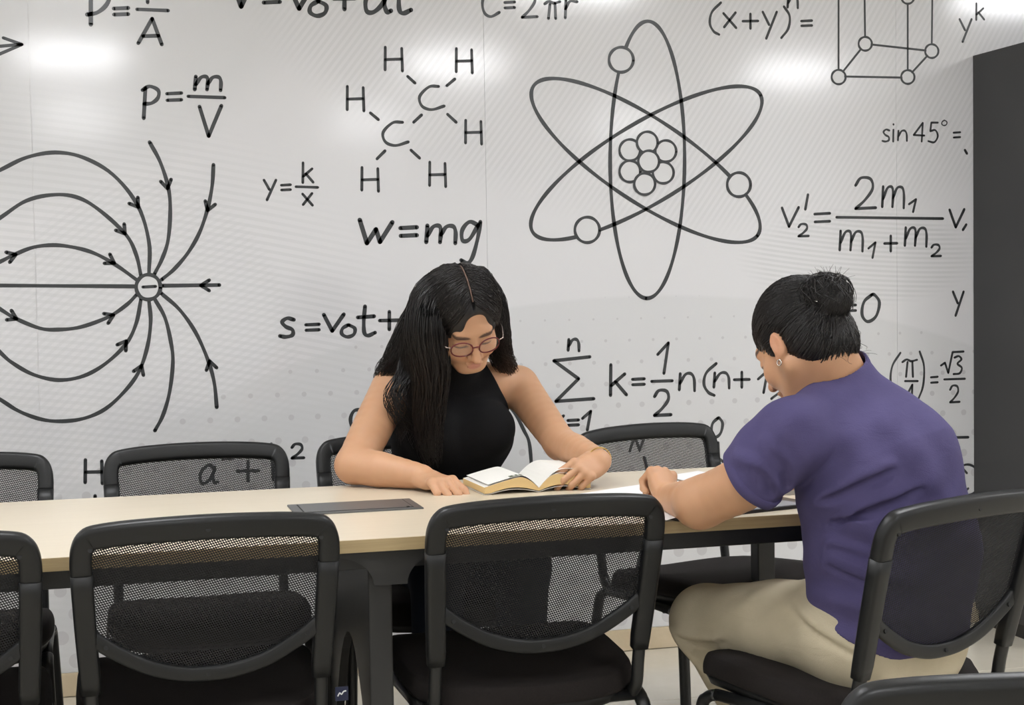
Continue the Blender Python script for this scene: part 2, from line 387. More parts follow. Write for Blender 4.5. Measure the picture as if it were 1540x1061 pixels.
k = Ink(); k.stroke([(887, 537), (833, 543), (870, 570), (836, 604), (893, 600)], 5.5, smooth=False)
for it in [('n', 854, 510, 871, 528, 5), ('k', 834, 618, 849, 644, 5), ('=', 854, 632, 870, 640, 5), ('1', 876, 619, 889, 647, 5), ('k', 916, 549, 942, 595, 5.5), ('=', 951, 570, 969, 579, 5), ('1', 989, 516, 1006, 562, 5), ('2', 983, 587, 1009, 626, 5.5), ('n', 1021, 561, 1045, 588, 5), ('(', 1057, 547, 1077, 595, 5), ('n', 1073, 560, 1097, 584, 4.8), ('+', 1104, 560, 1127, 583, 4.8), ('1', 1140, 558, 1155, 591, 4.5), (')', 1160, 550, 1182, 600, 4.5)]: k.glyph(*it)
k.stroke([(980, 574), (1011, 573)], 5, smooth=False); k.build('equation', 'summation formula with sigma, k = 1 to n')
eq('sine of pi over four = root three over two', [('(', 1338, 531, 1354, 596), ('pi', 1357, 541, 1379, 567), ((1361, 573.5), (1380, 573.5)), ((1366, 590), (1372, 579), (1371, 604)), (')', 1380, 529, 1390, 603), ('=', 1400, 567, 1410, 576), ((1415, 550), (1421, 546), (1426, 561), (1432.5, 530), (1449, 529)), ('3', 1434, 536, 1447, 563), ((1420, 571), (1451, 570)), ('2', 1428, 580, 1443, 606)], 3.8)
k = Ink(); k.stroke([(1405, 659), (1456, 658)], 4.5, smooth=False)
k.stroke([(1455+18*math.cos(a), 722+23*math.sin(a)) for a in np.linspace(0, 2*math.pi, 25)[:-1]], 4, closed=True, n=2); k.stroke([(1447, 704), (1454, 712)], 4, smooth=False); k.stroke([(1449, 742), (1456, 735)], 4, smooth=False); k.build('equation', 'fraction bar over a small circle beside the cabinet')
k = Ink(); k.glyph('0', 1069, 629, 1087, 658, 5); k.stroke([(1080, 666), (1081, 690), (1088, 695)], 4.5, smooth=False); k.glyph('N', 947, 656, 969, 679, 4.5); k.glyph('N', 957, 827, 977, 858, 5); k.build('equation', 'letters N, 0 and L behind the mesh chair')
k = Ink(); k.stroke([(548, 617), (533, 618), (527, 632), (533, 648), (548, 650)], 5.5)
k.stroke([(573, 720), (573, 696), (582, 660), (610, 610), (660, 575), (700, 570), (745, 590), (772, 619), (788, 648), (796, 667), (799, 703), (797, 720)], 5.5); k.build('equation', 'round curve drawn behind the reading person')
eq('equation a squared + b squared', [('a', 300, 700, 327, 728, 5), ('2', 334, 668, 350, 691, 4.5), ('+', 357, 694, 389, 724, 5), ('2', 438, 668, 457, 690, 4.5), ((408, 668), (411, 722)), ((411, 705), (424, 702), (426, 716), (411, 722))], 4.8)
eq('letter H between two chairs', [('H', 127, 692, 155, 728, 5), ((143, 746), (143, 775))], 5)
# molecule
k = Ink()
for b in [(578, 71, 606, 107), (685, 73, 711, 110), (521, 130, 548, 167), (699, 181, 725, 217), (543, 252, 570, 288), (645, 244, 671, 281)]: k.glyph('H', *b, 4.4)
for b in [(630, 129, 668, 165), (575, 183, 614, 219)]: k.glyph('C', *b, 4.6)
for a, b in [((613, 115), (624, 125)), ((672, 129), (684, 119)), ((673, 172), (686, 184)), ((622, 184), (634, 173)), ((557, 170), (569, 180)), ((567, 239), (579, 227)), ((618, 226), (631, 238))]: k.stroke([a, b], 4.6, smooth=False)
k.build('molecule_drawing', 'ethane molecule of C and H letters')
# atom
def ell_pts(cx, cy, a, b, ang, n=40): return [(cx+a*math.cos(t)*math.cos(ang)-b*math.sin(t)*math.sin(ang), cy+a*math.cos(t)*math.sin(ang)+b*math.sin(t)*math.cos(ang)) for t in np.linspace(0, 2*math.pi, n+1)[:-1]]
k = Ink(); wf = Ink(); rg = Ink()
k.stroke(ell_pts(973.5, 240.5, 208.5, 56, math.pi/2+.003), 6, closed=True, n=3)
k.stroke(ell_pts(971, 241.5, 202.5, 62, math.radians(33.6)), 6, closed=True, n=3)
k.stroke(ell_pts(972, 245.5, 200, 60, math.radians(-31.2)), 6, closed=True, n=3)
def ring(cx, cy, r, w, lift):
    wf.disc(np.array(wallpt(cx, cy)), r*2.05e-3, YW-lift, 28)
    rg.stroke(ell_pts(cx, cy, r, r*1.03, 0, 24), w, closed=True, n=2, lift=lift+.0003)
for cx, cy, r in ((934, 90, 18.3), (883, 346, 18.6), (1111, 278, 17.6)): ring(cx, cy, r, 4.8, .0009)
for q, (cx, cy) in enumerate(((947, 226), (1001, 227.5), (947, 258), (997, 260), (973, 214.5), (969, 277), (975, 243))): ring(cx, cy, 15.6, 4.2, .0009+.0004*(q+1))
k.build('atom_drawing', 'orbits of the big atom'); wf.build('atom_fill', None, M['mural_white']); rg.build('atom_rings', 'electrons and nucleus of the big atom')
# cube
k = Ink(); wf = Ink(); rg = Ink()
for a, b in [((1261, 116), (1261, -140)), ((1301, 66), (1298, -180)), ((1365, 116), (1365, -3)), ((1401, 77), (1404, -160)), ((1261, 116), (1301, 66)), ((1301, 66), (1401, 77)), ((1261, 115), (1365, 117)), ((1365, 116), (1401, 77)), ((1365, -3), (1404, -50)), ((1261, -10), (1365, -3))]: k.stroke([a, b], 3.4, smooth=False)
for cx, cy, r in ((1261, 116, 10.5), (1301, 66, 10), (1365, 116, 10), (1401, 77, 10), (1365, -4, 9.5)): ring(cx, cy, r, 3.6, .0009)
k.build('cube_drawing', 'wire cube'); wf.build('cube_fill', None, M['mural_white']); rg.build('cube_nodes', 'round corners of the wire cube')
# magnetic field drawing
k = Ink(); wf = Ink(); rg = Ink()
FL = [[(-150, 432), (-120, 350), (-60, 285), (0, 256), (40, 237), (83, 229.5), (125, 237), (170, 263), (207, 309), (224, 364), (224, 413)],
 [(-110, 430), (-60, 368), (0, 328), (40, 302), (83, 293), (119, 298), (153, 319), (190, 354), (205, 384), (212, 415)],
 [(-80, 431), (-40, 412), (0, 394), (20, 384), (51, 372), (85, 369), (119, 374), (146, 383), (176, 400), (208, 423)],
 [(-120, 429), (51, 430), (204, 431)],
 [(-80, 431), (-40, 440), (0, 465), (23, 479), (60, 494), (88, 496), (122, 492), (163, 477), (190, 459), (206, 443)],
 [(-110, 430), (-50, 480), (0, 530), (20, 547), (51, 564), (88, 572), (125, 566), (159, 547), (190, 517), (205, 486), (212, 450)],
 [(-150, 432), (-110, 510), (-50, 570), (0, 601), (27, 618), (58, 630), (88, 634), (125, 630), (159, 615), (190, 586), (210, 557), (222, 520), (226.6, 483), (224, 452)],
 [(225, 214), (241, 244), (253, 282), (256, 316), (253, 360), (244, 389), (232, 413)],
 [(321, 248), (319, 280), (312, 315), (300, 350), (283, 380), (262, 405), (243, 421)],
 [(330, 429), (244, 430)],
 [(242, 441), (270, 466), (294, 500), (312, 540), (322, 575), (326, 613)],
 [(232, 449), (248, 478), (257, 515), (260, 545), (255, 590), (245, 625), (233, 648)]]
for p in FL: k.stroke(p, 5.6)
def ah(x, y, dx, dy, s=15):
    L = math.hypot(dx, dy); dx, dy = dx/L, dy/L
    for sg in (1, -1):
        a = math.radians(32)*sg; ex = -dx*math.cos(a)+dy*math.sin(a); ey = -dx*math.sin(a)-dy*math.cos(a)
        k.stroke([(x, y), (x+ex*s, y+ey*s)], 5.2, smooth=False)
for a in [(208, 312, .7, 1), (188, 352, .75, 1), (172, 396, 1, .6), (252, 284, .2, 1), (312, 317, -.35, 1), (302, 429.5, -1, 0), (24, 383, 1, -.35), (25, 480, 1, .5), (171, 474, 1, -.45), (190, 513, .7, -1), (213, 550, .4, -1), (315, 543, -.25, -1)]: ah(*a)
ring(223, 432, 18.2, 5.5, .0009); rg.stroke([(215, 432), (234, 431)], 4.5, smooth=False, lift=.0013)
k.build('field_line_drawing', 'magnetic field lines with arrows'); wf.build('pole_fill', None, M['mural_white']); rg.build('pole_symbol', 'round negative pole of the field lines')
# ---------------------------------------------------------------- meeting table
TY0, TY1, TX0, TX1, TZ = 2.822, 3.617, -1.25, 1.74, .75
tb = empty('meeting_table', (.3, 3.2, 0)); tag(tb, 'long pale wood meeting table on dark grey steel frames', 'table')
def tpart(o): o.parent = tb; o.matrix_parent_inverse = Matrix.Translation((-.3, -3.2, 0)); return o
tpart(box('tabletop', (TX0, TY0+.001, TZ-.025), (TX1, TY1-.001, TZ), M['table'], None, .0012, 2))
for nm, lo, hi in (('edge_band', (TX0, TY0-.0012, TZ-.0245), (TX1, TY0+.0012, TZ-.0008)), ('edge_band', (TX0, TY1-.0012, TZ-.0245), (TX1, TY1+.0012, TZ-.0008)), ('edge_band', (TX1-.001, TY0, TZ-.0245), (TX1+.0015, TY1, TZ-.0008))):
    tpart(box(nm, lo, hi, M['edge']))
for y in (2.855, 3.545): tpart(box('beam', (TX0+.06, y, TZ-.063), (TX1-.06, y+.03, TZ-.025), M['black_metal'], None, .002))
for x in (-.66, .512, 1.604):
    for yy in (2.862, 3.49):
        tpart(box('leg', (x-.023, yy+.012, .004), (x+.023, yy+.06, TZ-.06), M['table_steel'], None, .003))
        gx = x+.016; pts = [(gx-.118, TZ-.0255), (gx-.112, TZ-.036)]
        pts += [(gx-.112+.080*math.sin(t), TZ-.094+.058*math.cos(t)) for t in np.linspace(.15, math.pi/2, 10)]
        q = [(2*gx-a, b) for a, b in pts[::-1]]; y0 = 2.846 if yy < 3 else 3.580
        tpart(prism('gusset', pts+q, 1, y0, y0+.007, M['table_steel'], None))
        tpart(box('foot_pad', (x-.02, yy+.005, 0), (x+.02, yy+.055, .006), M['black_plastic']))
    if x > 1: continue
    top = [(2.915, .585), (3.0, .655), (3.08, .69), (3.34, .69), (3.42, .655), (3.495, .585)]
    bot = [(3.495-t*.58, .05+.44*math.sin(math.pi*t)**.8) for t in np.linspace(0, 1, 17)]
    tpart(prism('side_panel', top+bot, 0, x-.009, x+.009, M['table_steel'], None))
# cable box let into the top
cb = empty('cable_box'); cb.parent = tb; cb.matrix_parent_inverse = Matrix.Translation((-.3, -3.2, 0)); bpy.data.objects.remove(cb)
cx0, cx1, cy0, cy1 = .390, .661, 3.165, 3.3155
cb = tpart(box('cable_box', (cx0, cy0, TZ-.002), (cx1, cy1, TZ+.0035), M['cablebox'], None, .0015))
for o in (box('lid_gap', (cx0+.0185, cy0+.0125, TZ+.003), (cx1-.0185, cy1-.0125, TZ+.0039), M['cablegap']), box('lid', (cx0+.021, cy0+.0155, TZ+.003), (cx1-.021, cy1-.014, TZ+.0048), M['cablebox'], None, .0006), box('lid_latch', (cx1-.034, cy0+.012, TZ+.004), (cx1-.028, cy0+.020, TZ+.0055), M['cablegap'])):
    o.parent = cb

# ---------------------------------------------------------------- office chairs
def yb(u, z): return -.200-(z-.50)*.26-.016*(1-min(1, abs(u))**2)
def make_chair():
    root = empty('office_chair'); Mp = M['black_plastic']
    # seat: waterfall cushion on a plastic shell
    def seat_surf(name, z0, z1, sc, mat, par, nr):
        V = []; Fc = []; n = 40
        for r in range(nr+1):
            t = r/nr
            if nr > 3:
                a = t*math.pi*.62-.28; k = sc*(.93+.07*math.cos(max(a, -.4))) if t < .75 else sc*(1-.0)*(.985-(t-.75)*3.2); zz = z0+(z1-z0)*min(1, (math.sin(a*.9)+.28)/1.28)
            else: k = sc*(.96+.04*t); zz = z0+(z1-z0)*t
            for j in range(n):
                an = 2*math.pi*j/n; ca, sa = math.cos(an), math.sin(an)
                ex = math.copysign(abs(ca)**.52, ca)*.236*k; ey = math.copysign(abs(sa)**.50, sa)*.228*k+.026
                w = .96 if sa < -.5 else 1.0
                dz = -.014+.085*ey-.020*max(0, (ey-.10)/.137)**2+.008*(abs(ex)/.236)**2-.008*max(0, 1-(ex/.2)**2-(ey/.2)**2)
                V.append((ex*w, ey, zz+dz))
        for r in range(nr):
            for j in range(n): Fc.append((r*n+j, r*n+(j+1) % n, (r+1)*n+(j+1) % n, (r+1)*n+j))
        Fc.append(tuple(range(n))[::-1]); Fc.append(tuple(nr*n+j for j in range(n)))
        return mesh_obj(name, V, Fc, mat, par, True)
    seat_surf('seat_cushion', .435, .482, 1.0, M['seat_fabric'], root, 10)
    seat_surf('seat_shell', .415, .437, .985, Mp, root, 2)
    # back frame: arched hoop
    pts = []
    zj = .728
    hoop = [(-.216, zj), (-.2165, .752), (-.214, .774), (-.2045, .790), (-.187, .797), (-.12, .803), (0, .806), (.12, .803), (.187, .797), (.2045, .790), (.214, .774), (.2165, .752), (.216, zj)]
    path = [(x, yb(x/.235, z), z) for x, z in [tuple(p) for p in catmull(hoop, 5)]]
    V = []; Fc = []; prof = rrect(.038, .028, .008, 2); m = len(prof); n = len(path)
    for i, p in enumerate(path):
        a = Vector(path[max(i-1, 0)]); b = Vector(path[min(i+1, n-1)]); t = (b-a).normalized()
        nb = Vector((0, -1, -.26)).normalized(); s = t.cross(nb).normalized(); nn = s.cross(t).normalized()
        wdt = 1.0+.18*max(0, (p[2]-.775)/.035)
        for (x, y) in prof: V.append(Vector(p)+s*x*wdt+nn*y)
    for i in range(n-1):
        for j in range(m): Fc.append((i*m+j, i*m+(j+1) % m, (i+1)*m+(j+1) % m, (i+1)*m+j))
    Fc.append(tuple(range(m))[::-1]); Fc.append(tuple((n-1)*m+j for j in range(m)))
    fr = mesh_obj('back_frame', V, Fc, Mp, root, True)
    def screw(par, x, z, off=.0135):
        bm = bmesh.new(); bmesh.ops.create_cone(bm, cap_ends=True, segments=10, radius1=.0042, radius2=.0042, depth=.003)
        bmesh.ops.rotate(bm, verts=bm.verts, cent=(0, 0, 0), matrix=Matrix.Rotation(math.radians(90-14), 3, 'X')); bmesh.ops.translate(bm, verts=bm.verts, vec=(x, yb(x/.235, z)-off, z))
        bm_obj('screw', bm, M['screw'], par)
    for x, z in ((-.200, .775), (0, .803), (.200, .775)): screw(fr, x, z)
    # side sleeves
    for s in (-1, 1):
        path = [(s*x, yb(x/.235, z), z) for x, z in ((.2155, zj+.002), (.215, .70), (.2115, .62), (.2065, .53), (.206, .505))]
        v, f = sweep(path, rrect(.040, .031, .009, 3), up=(0, 1, 0), scale=[1.0, .97, .95, .92, .85]); mesh_obj('post_sleeve', v, f, Mp, root, True)
        path = [(s*.206, yb(.87, .52), .52), (s*.206, yb(.87, .47)-.002, .475), (s*.206, -.190, .435), (s*.206, -.172, .412), (s*.206, -.145, .401), (s*.206, -.05, .400)]
        tube('back_tube', catmull(path, 4), .0125, M['black_metal'], root, 12, up=(1, 0, 0))
    # lower bar, sagging
    lb = [(-.203, .612), (-.17, .586), (-.11, .551), (-.05, .533), (0, .529), (.05, .533), (.11, .551), (.17, .586), (.203, .612)]
    path = [(x, yb(x/.235, z), z) for x, z in [tuple(p) for p in catmull(lb, 4)]]
    v, f = sweep(path, rrect(.016, .027, .005, 2), up=(0, 0, 1)); bar = mesh_obj('lower_bar', v, f, Mp, root, True)
    for x, z in ((-.178, .592), (0, .529), (.178, .592)): screw(bar, x, z, .009)
    # mesh panel
    V = []; Fc = []; nx, nz = 24, 10
    def zb(x): return float(np.interp(abs(x), [0, .05, .11, .17, .203], [.529, .533, .551, .586, .612]))
    def zt(x): return float(np.interp(abs(x), [0, .12, .18, .205], [.806, .803, .797, .787]))
    for i in range(nx+1):
        x = -.206+.412*i/nx
        for j in range(nz+1):
            z = zb(x)+(zt(x)-zb(x))*j/nz; V.append((x, yb(x/.235, z)+.004, z))
    for i in range(nx):
        for j in range(nz): Fc.append((i*(nz+1)+j, (i+1)*(nz+1)+j, (i+1)*(nz+1)+j+1, i*(nz+1)+j+1))
    mesh_obj('mesh_panel', V, Fc, M['mesh'], root, True)
    # frame under the seat
    for s in (-1, 1):
        tube('side_rail', [(s*.222, .150, .403), (s*.221, .06, .405), (s*.221, -.06, .405), (s*.222, -.145, .403)], .012, M['black_metal'], root, 12)
        tube('leg', catmull([(s*.222, .150, .403), (s*.2225, .178, .392), (s*.224, .194, .362), (s*.230, .212, .20), (s*.236, .226, .008)], 5), .012, M['black_metal'], root, 12, up=(1, 0, 0), ry=.0145)
        tube('leg', catmull([(s*.222, -.145, .403), (s*.2225, -.170, .392), (s*.224, -.188, .362), (s*.231, -.215, .20), (s*.238, -.240, .008)], 5), .012, M['black_metal'], root, 12, up=(1, 0, 0), ry=.0145)
        for yy, xx in ((.227, .236), (-.241, .238)): tube('foot_cap', [(s*xx, yy, 0), (s*xx, yy-.002, .03)], .0155, M['black_plastic'], root, 12, up=(1, 0, 0))
    for yy in (.11, -.165): tube('cross_bar', [(-.222, yy, .4), (.222, yy, .4)], .011, M['black_metal'], root, 10)
    return root
chair0 = make_chair()
CH_LIST = [  # x, y of the top of the back; heading (0 = faces the mural wall)
 ((.180, 2.715), 0.0, 'black mesh office chair tucked in on the near side left of the table leg'),
 ((.812, 2.722), 0.02, 'black mesh office chair directly in front of the open book, seen from behind'),
 ((-.335, 2.690), 0.0, 'black mesh office chair cut off by the left edge on the near side'),
 ((-.348, 4.02), math.pi, 'black mesh office chair against the far side cut off by the left edge'),
 ((.243, 4.03), math.pi, 'empty black mesh office chair on the far side in front of a squared equation'),
 ((.790, 4.07), math.pi, 'black mesh office chair that the reading person in the black top sits on'),
 ((1.475, 4.04), math.pi+.25, 'empty black mesh office chair on the far side turned beside the reading person'),
 ((1.535, 2.452), .36, 'black mesh office chair that the person in the purple shirt sits on'),
 ((.930, 1.305), -.265, 'black chair top cut off at the lower right corner of the picture'),
]
def chair_at(o, top, rz):
    # back top is at local (0,-.277); place so it lands on `top`
    ly = yb(0, .812); o.location = (top[0]-(-math.sin(rz)*ly), top[1]-math.cos(rz)*ly, 0); o.rotation_euler = (0, 0, rz)
CHAIRS = []
for i, (top, rz, lab) in enumerate(CH_LIST):
    o = chair0 if i == 0 else copy_tree(chair0)
    chair_at(o, top, rz); tag(o, lab, 'chair', 'mesh office chairs around the table'); CHAIRS.append(o)

# small blue maker's tag hanging on the rear rail of the first near chair
M['tag_blue'] = new_mat('tag_blue', (0.006, 0.010, 0.04), .5); M['tag_white'] = new_mat('tag_white', (0.7, 0.7, 0.72), .5)
tg = aty(514, 1043, 2.768); lc = np.array(CHAIRS[0].location)
tagp = box('cloth_tag', tuple(tg-lc-(.012, .001, .014)), tuple(tg-lc+(.012, .001, .012)), M['tag_blue'], CHAIRS[0]); tagp['label'] = 'dark blue cloth tag with white script'
tube('tag_script', catmull([tg-lc+np.array(p) for p in ((-.008, -.0018, -.005), (-.004, -.0018, .001), (-.001, -.0018, -.002), (.003, -.0018, .003), (.008, -.0018, .004))], 4), .0012, M['tag_white'], tagp, 6)

# ---------------------------------------------------------------- cabinet
kx, ky0, kz = 2.985, 4.30, 2.0
cab = empty('storage_cabinet', (kx+.4, ky0+.23, 0)); tag(cab, 'tall dark grey storage cabinet standing at the right edge', 'cabinet')
def cpart(o): o.parent = cab; o.matrix_parent_inverse = Matrix.Translation((-kx-.4, -ky0-.23, 0)); return o
cpart(box('plinth', (kx+.012, ky0+.03, 0), (kx+.80, YW-.013, .05), M['cab_edge']))
cpart(box('body', (kx, ky0+.021, .05), (kx+.80, YW-.002, kz), M['cabinet'], None, .0015))
for s in (0, 1):
    d = cpart(box('door', (kx+.002+s*.4, ky0, .055), (kx+.398+s*.4, ky0+.019, kz-.004), M['cabinet'], None, .0015))
    h = box('handle', (kx+.36+s*.06, ky0-.025, .95), (kx+.375+s*.06, ky0-.002, 1.1), M['trim'], None, .003); h.parent = d
# ---------------------------------------------------------------- people: implicit surfaces -> continuous meshes
def unit(v): v = np.asarray(v, float); return v/np.linalg.norm(v)
class Vol:
    def __init__(s, lo, hi, h):
        s.lo = np.array(lo, float); s.h = h; s.n = np.ceil((np.array(hi)-s.lo)/h).astype(int)+1
        s.D = np.full(s.n, .2, np.float32)
    def blk(s, lo, hi):
        a = np.maximum(np.floor((np.array(lo)-s.lo)/s.h).astype(int), 0); b = np.minimum(np.ceil((np.array(hi)-s.lo)/s.h).astype(int)+1, s.n)
        if np.any(b <= a): return None
        sl = tuple(slice(a[i], b[i]) for i in range(3))
        g = [(s.lo[i]+np.arange(a[i], b[i])*s.h).astype(np.float32) for i in range(3)]
        return sl, g[0][:, None, None], g[1][None, :, None], g[2][None, None, :]
    def put(s, sl, d, k, mode='u'):
        A = s.D[sl]
        if mode == 'u':
            if k <= 0: s.D[sl] = np.minimum(A, d)
            else: h = np.clip(.5+.5*(A-d)/k, 0, 1); s.D[sl] = A+(d-A)*h-k*h*(1-h)
        else:
            d = -d; h = np.clip(.5-.5*(A-d)/k, 0, 1); s.D[sl] = A+(d-A)*h+k*h*(1-h)
    def cap(s, a, b, ra, rb, k=.01, mode='u'):
        a = np.asarray(a, float); b = np.asarray(b, float); m = max(ra, rb)+k+2*s.h
        B = s.blk(np.minimum(a, b)-m, np.maximum(a, b)+m)
        if B is None: return
        sl, x, y, z = B; e = b-a; L = max(float(e@e), 1e-12)
        t = np.clip(((x-a[0])*e[0]+(y-a[1])*e[1]+(z-a[2])*e[2])/L, 0, 1)
        d = np.sqrt((x-a[0]-t*e[0])**2+(y-a[1]-t*e[1])**2+(z-a[2]-t*e[2])**2)-(ra+(rb-ra)*t)
        s.put(sl, d, k, mode)
    def chain(s, P, R, k=.01, kin=.003):
        P = [np.asarray(p, float) for p in P]; m = max(R)+k+3*s.h; B = s.blk(np.min(P, 0)-m, np.max(P, 0)+m)
        if B is None: return
        sl, x, y, z = B; T = None
        for i in range(len(P)-1):
            a, e = P[i], P[i+1]-P[i]; t = np.clip(((x-a[0])*e[0]+(y-a[1])*e[1]+(z-a[2])*e[2])/max(float(e@e), 1e-12), 0, 1)
            d = np.sqrt((x-a[0]-t*e[0])**2+(y-a[1]-t*e[1])**2+(z-a[2]-t*e[2])**2)-(R[i]+(R[i+1]-R[i])*t)
            if T is None: T = d
            else: h = np.clip(.5+.5*(T-d)/kin, 0, 1); T = T+(d-T)*h-kin*h*(1-h)
        s.put(sl, T, k)
    def ell(s, c, A, r, k=.01, mode='u'):
        c = np.asarray(c, float); A = np.asarray(A, float); r = np.asarray(r, float); m = float(max(r))+k+2*s.h
        B = s.blk(c-m, c+m)
        if B is None: return
        sl, x, y, z = B; q = [((x-c[0])*A[i][0]+(y-c[1])*A[i][1]+(z-c[2])*A[i][2]) for i in range(3)]
        k0 = np.sqrt(sum((q[i]/r[i])**2 for i in range(3))); k1 = np.sqrt(sum((q[i]/r[i]**2)**2 for i in range(3)))+1e-6
        s.put(sl, k0*(k0-1)/k1, k, mode)
    def ecap(s, a, b, lat, wa, wb, k=.02):
        """capsule with an elliptic section: half width along lat, half depth across; wa=(w,d) at a, wb at b"""
        a = np.asarray(a, float); b = np.asarray(b, float); e = b-a; L = float(e@e); ax = unit(e)
        lat = unit(lat-ax*(lat@ax)); dep = np.cross(ax, lat); m = max(*wa, *wb)+k+2*s.h
        B = s.blk(np.minimum(a, b)-m, np.maximum(a, b)+m)
        if B is None: return
        sl, x, y, z = B; q = lambda v: (x-a[0])*v[0]+(y-a[1])*v[1]+(z-a[2])*v[2]
        tt = q(e)/L; t = np.clip(tt, 0, 1); w = wa[0]+(wb[0]-wa[0])*t; dd = wa[1]+(wb[1]-wa[1])*t
        ex = (tt-t)*math.sqrt(L); mn = np.minimum(w, dd)
        k0 = np.sqrt((q(lat)/w)**2+(q(dep)/dd)**2+(ex/mn)**2)
        k1 = np.sqrt((q(lat)/w**2)**2+(q(dep)/dd**2)**2+(ex/mn**2)**2)+1e-6
        s.put(sl, k0*(k0-1)/k1, k)
    def coords(s): return [(s.lo[i]+np.arange(s.n[i])*s.h).astype(np.float32).reshape([-1 if j == i else 1 for j in range(3)]) for i in range(3)]
    def mesh(s, smooth=1):
        D = s.D; S = D < 0; nx, ny, nz = D.shape
        c = S[:-1, :-1, :-1].astype(np.uint8).copy()
        offs = [(i, j, k) for i in (0, 1) for j in (0, 1) for k in (0, 1)]
        for (i, j, k) in offs[1:]: c += S[i:nx-1+i, j:ny-1+j, k:nz-1+k]
        act = (c > 0) & (c < 8); idx = np.argwhere(act); N = len(idx)
        val = np.stack([D[idx[:, 0]+o[0], idx[:, 1]+o[1], idx[:, 2]+o[2]] for o in offs], 1)
        acc = np.zeros((N, 3), np.float32); cnt = np.zeros(N, np.float32)
        for a in range(8):
            for b in range(a+1, 8):
                if sum(abs(offs[a][q]-offs[b][q]) for q in range(3)) != 1: continue
                va, vb = val[:, a], val[:, b]; m = (va < 0) != (vb < 0); t = np.where(m, va/np.where(m, va-vb, 1), 0)
                p = np.array(offs[a])[None, :]+t[:, None]*(np.array(offs[b])-np.array(offs[a]))[None, :]
                acc += p*m[:, None]; cnt += m
        V = (idx+acc/cnt[:, None])*s.h+s.lo
        ids = np.full(act.shape, -1, np.int32); ids[act] = np.arange(N); F = []
        for ax in range(3):
            u, w = (ax+1) % 3, (ax+2) % 3
            sa = [slice(None)]*3; sb = [slice(None)]*3; sa[ax] = slice(0, -1); sb[ax] = slice(1, None)
            A, B = S[tuple(sa)], S[tuple(sb)]; E = np.argwhere(A != B)
            ok = (E[:, u] > 0) & (E[:, w] > 0) & (E[:, u] < D.shape[u]-1) & (E[:, w] < D.shape[w]-1); E = E[ok]
            ins = S[E[:, 0], E[:, 1], E[:, 2]]; q = []
            for du, dw in ((-1, -1), (0, -1), (0, 0), (-1, 0)):
                G = E.copy(); G[:, u] += du; G[:, w] += dw; q.append(ids[G[:, 0], G[:, 1], G[:, 2]])
            Q = np.stack(q, 1); Q[~ins] = Q[~ins][:, ::-1]; F.append(Q)
        F = np.concatenate(F); F = F[(F >= 0).all(1)]
        for _ in range(smooth):
            sm = np.zeros_like(V); ct = np.zeros(len(V))
            for a in range(4):
                b = (a+1) % 4
                np.add.at(sm, F[:, a], V[F[:, b]]); np.add.at(ct, F[:, a], 1); np.add.at(sm, F[:, b], V[F[:, a]]); np.add.at(ct, F[:, b], 1)
            V = .5*V+.5*sm/np.maximum(ct, 1)[:, None]
        return V, F
def limb(v, P, R, k=.02, n=5):
    c = catmull(P, n); v.chain(c, list(np.interp(np.linspace(0, 1, len(c)), np.linspace(0, 1, len(R)), R)), k)
def crease(v, items, k=.014):
    CP = [([q for q in (hit(v, *p) for p in pl) if q is not None], r) for pl, r in items]; tw = -unit(CF)
    for pl, r in CP:
        if len(pl) < 2: continue
        pl = catmull(pl, 6) if len(pl) > 2 else pl; n = len(pl)
        for i in range(n-1):
            e2 = .15+.85*(1-abs(2*(i+.5)/n-1)**1.6); up_ = np.array([0, 0, .012])
            v.cap(pl[i]+up_*e2-tw*.006, pl[i+1]+up_*e2-tw*.006, r*1.2*e2, r*1.2*e2, k*1.3)
            v.cap(pl[i]+tw*.004, pl[i+1]+tw*.004, r*e2*.8, r*e2*.8, k, 's')
def hit(v, px, py):
    d = unit(ray(px, py)); ts = np.arange(2.2, 4.2, .003); P = CC+ts[:, None]*d; I = np.round((P-v.lo)/v.h).astype(int); ok = ((I >= 0) & (I < v.n)).all(1)
    I = np.clip(I, 0, v.n-1); ins = ok & (v.D[I[:, 0], I[:, 1], I[:, 2]] < 0); return P[ins.argmax()] if ins.any() else None
def np_mesh(name, V, F, mat, parent=None, colors=None):
    me = bpy.data.meshes.new(name); n = len(F); k = F.shape[1]
    me.vertices.add(len(V)); me.vertices.foreach_set('co', np.ascontiguousarray(V, np.float32).ravel())
    me.loops.add(n*k); me.loops.foreach_set('vertex_index', np.ascontiguousarray(F, np.int32).ravel())
    me.polygons.add(n); me.polygons.foreach_set('loop_start', np.arange(0, n*k, k, dtype=np.int32)); me.polygons.foreach_set('loop_total', np.full(n, k, np.int32))
    me.update(calc_edges=True); me.polygons.foreach_set('use_smooth', np.ones(n, bool)); me.materials.append(mat)
    if colors is not None:
        a = me.color_attributes.new('tint', 'FLOAT_COLOR', 'POINT'); a.data.foreach_set('color', np.concatenate([colors, np.ones((len(V), 1))], 1).astype(np.float32).ravel())
    return link(bpy.data.objects.new(name, me), parent)
def skin_mat(name, rough=.5):
    g = NT(new_mat(name, (.6, .4, .3), rough)); at = g.n('ShaderNodeVertexColor', layer_name='tint')
    o_ = g.obj(); v = g.noise(o_, 60, 4, .6); g.col(g.mix(g.math('MULTIPLY', v, .22), at.outputs[0], (0.50, 0.24, 0.15)))
    g.b.inputs['Subsurface Weight'].default_value = .12; g.b.inputs['Subsurface Radius'].default_value = (.012, .005, .003); g.b.inputs['Subsurface Scale'].default_value = .5
    g.bump(g.noise(o_, 420, 2), .10, .0008); return g.m
M['skin_w'] = skin_mat('skin_warm'); M['skin_m'] = skin_mat('skin_tan')
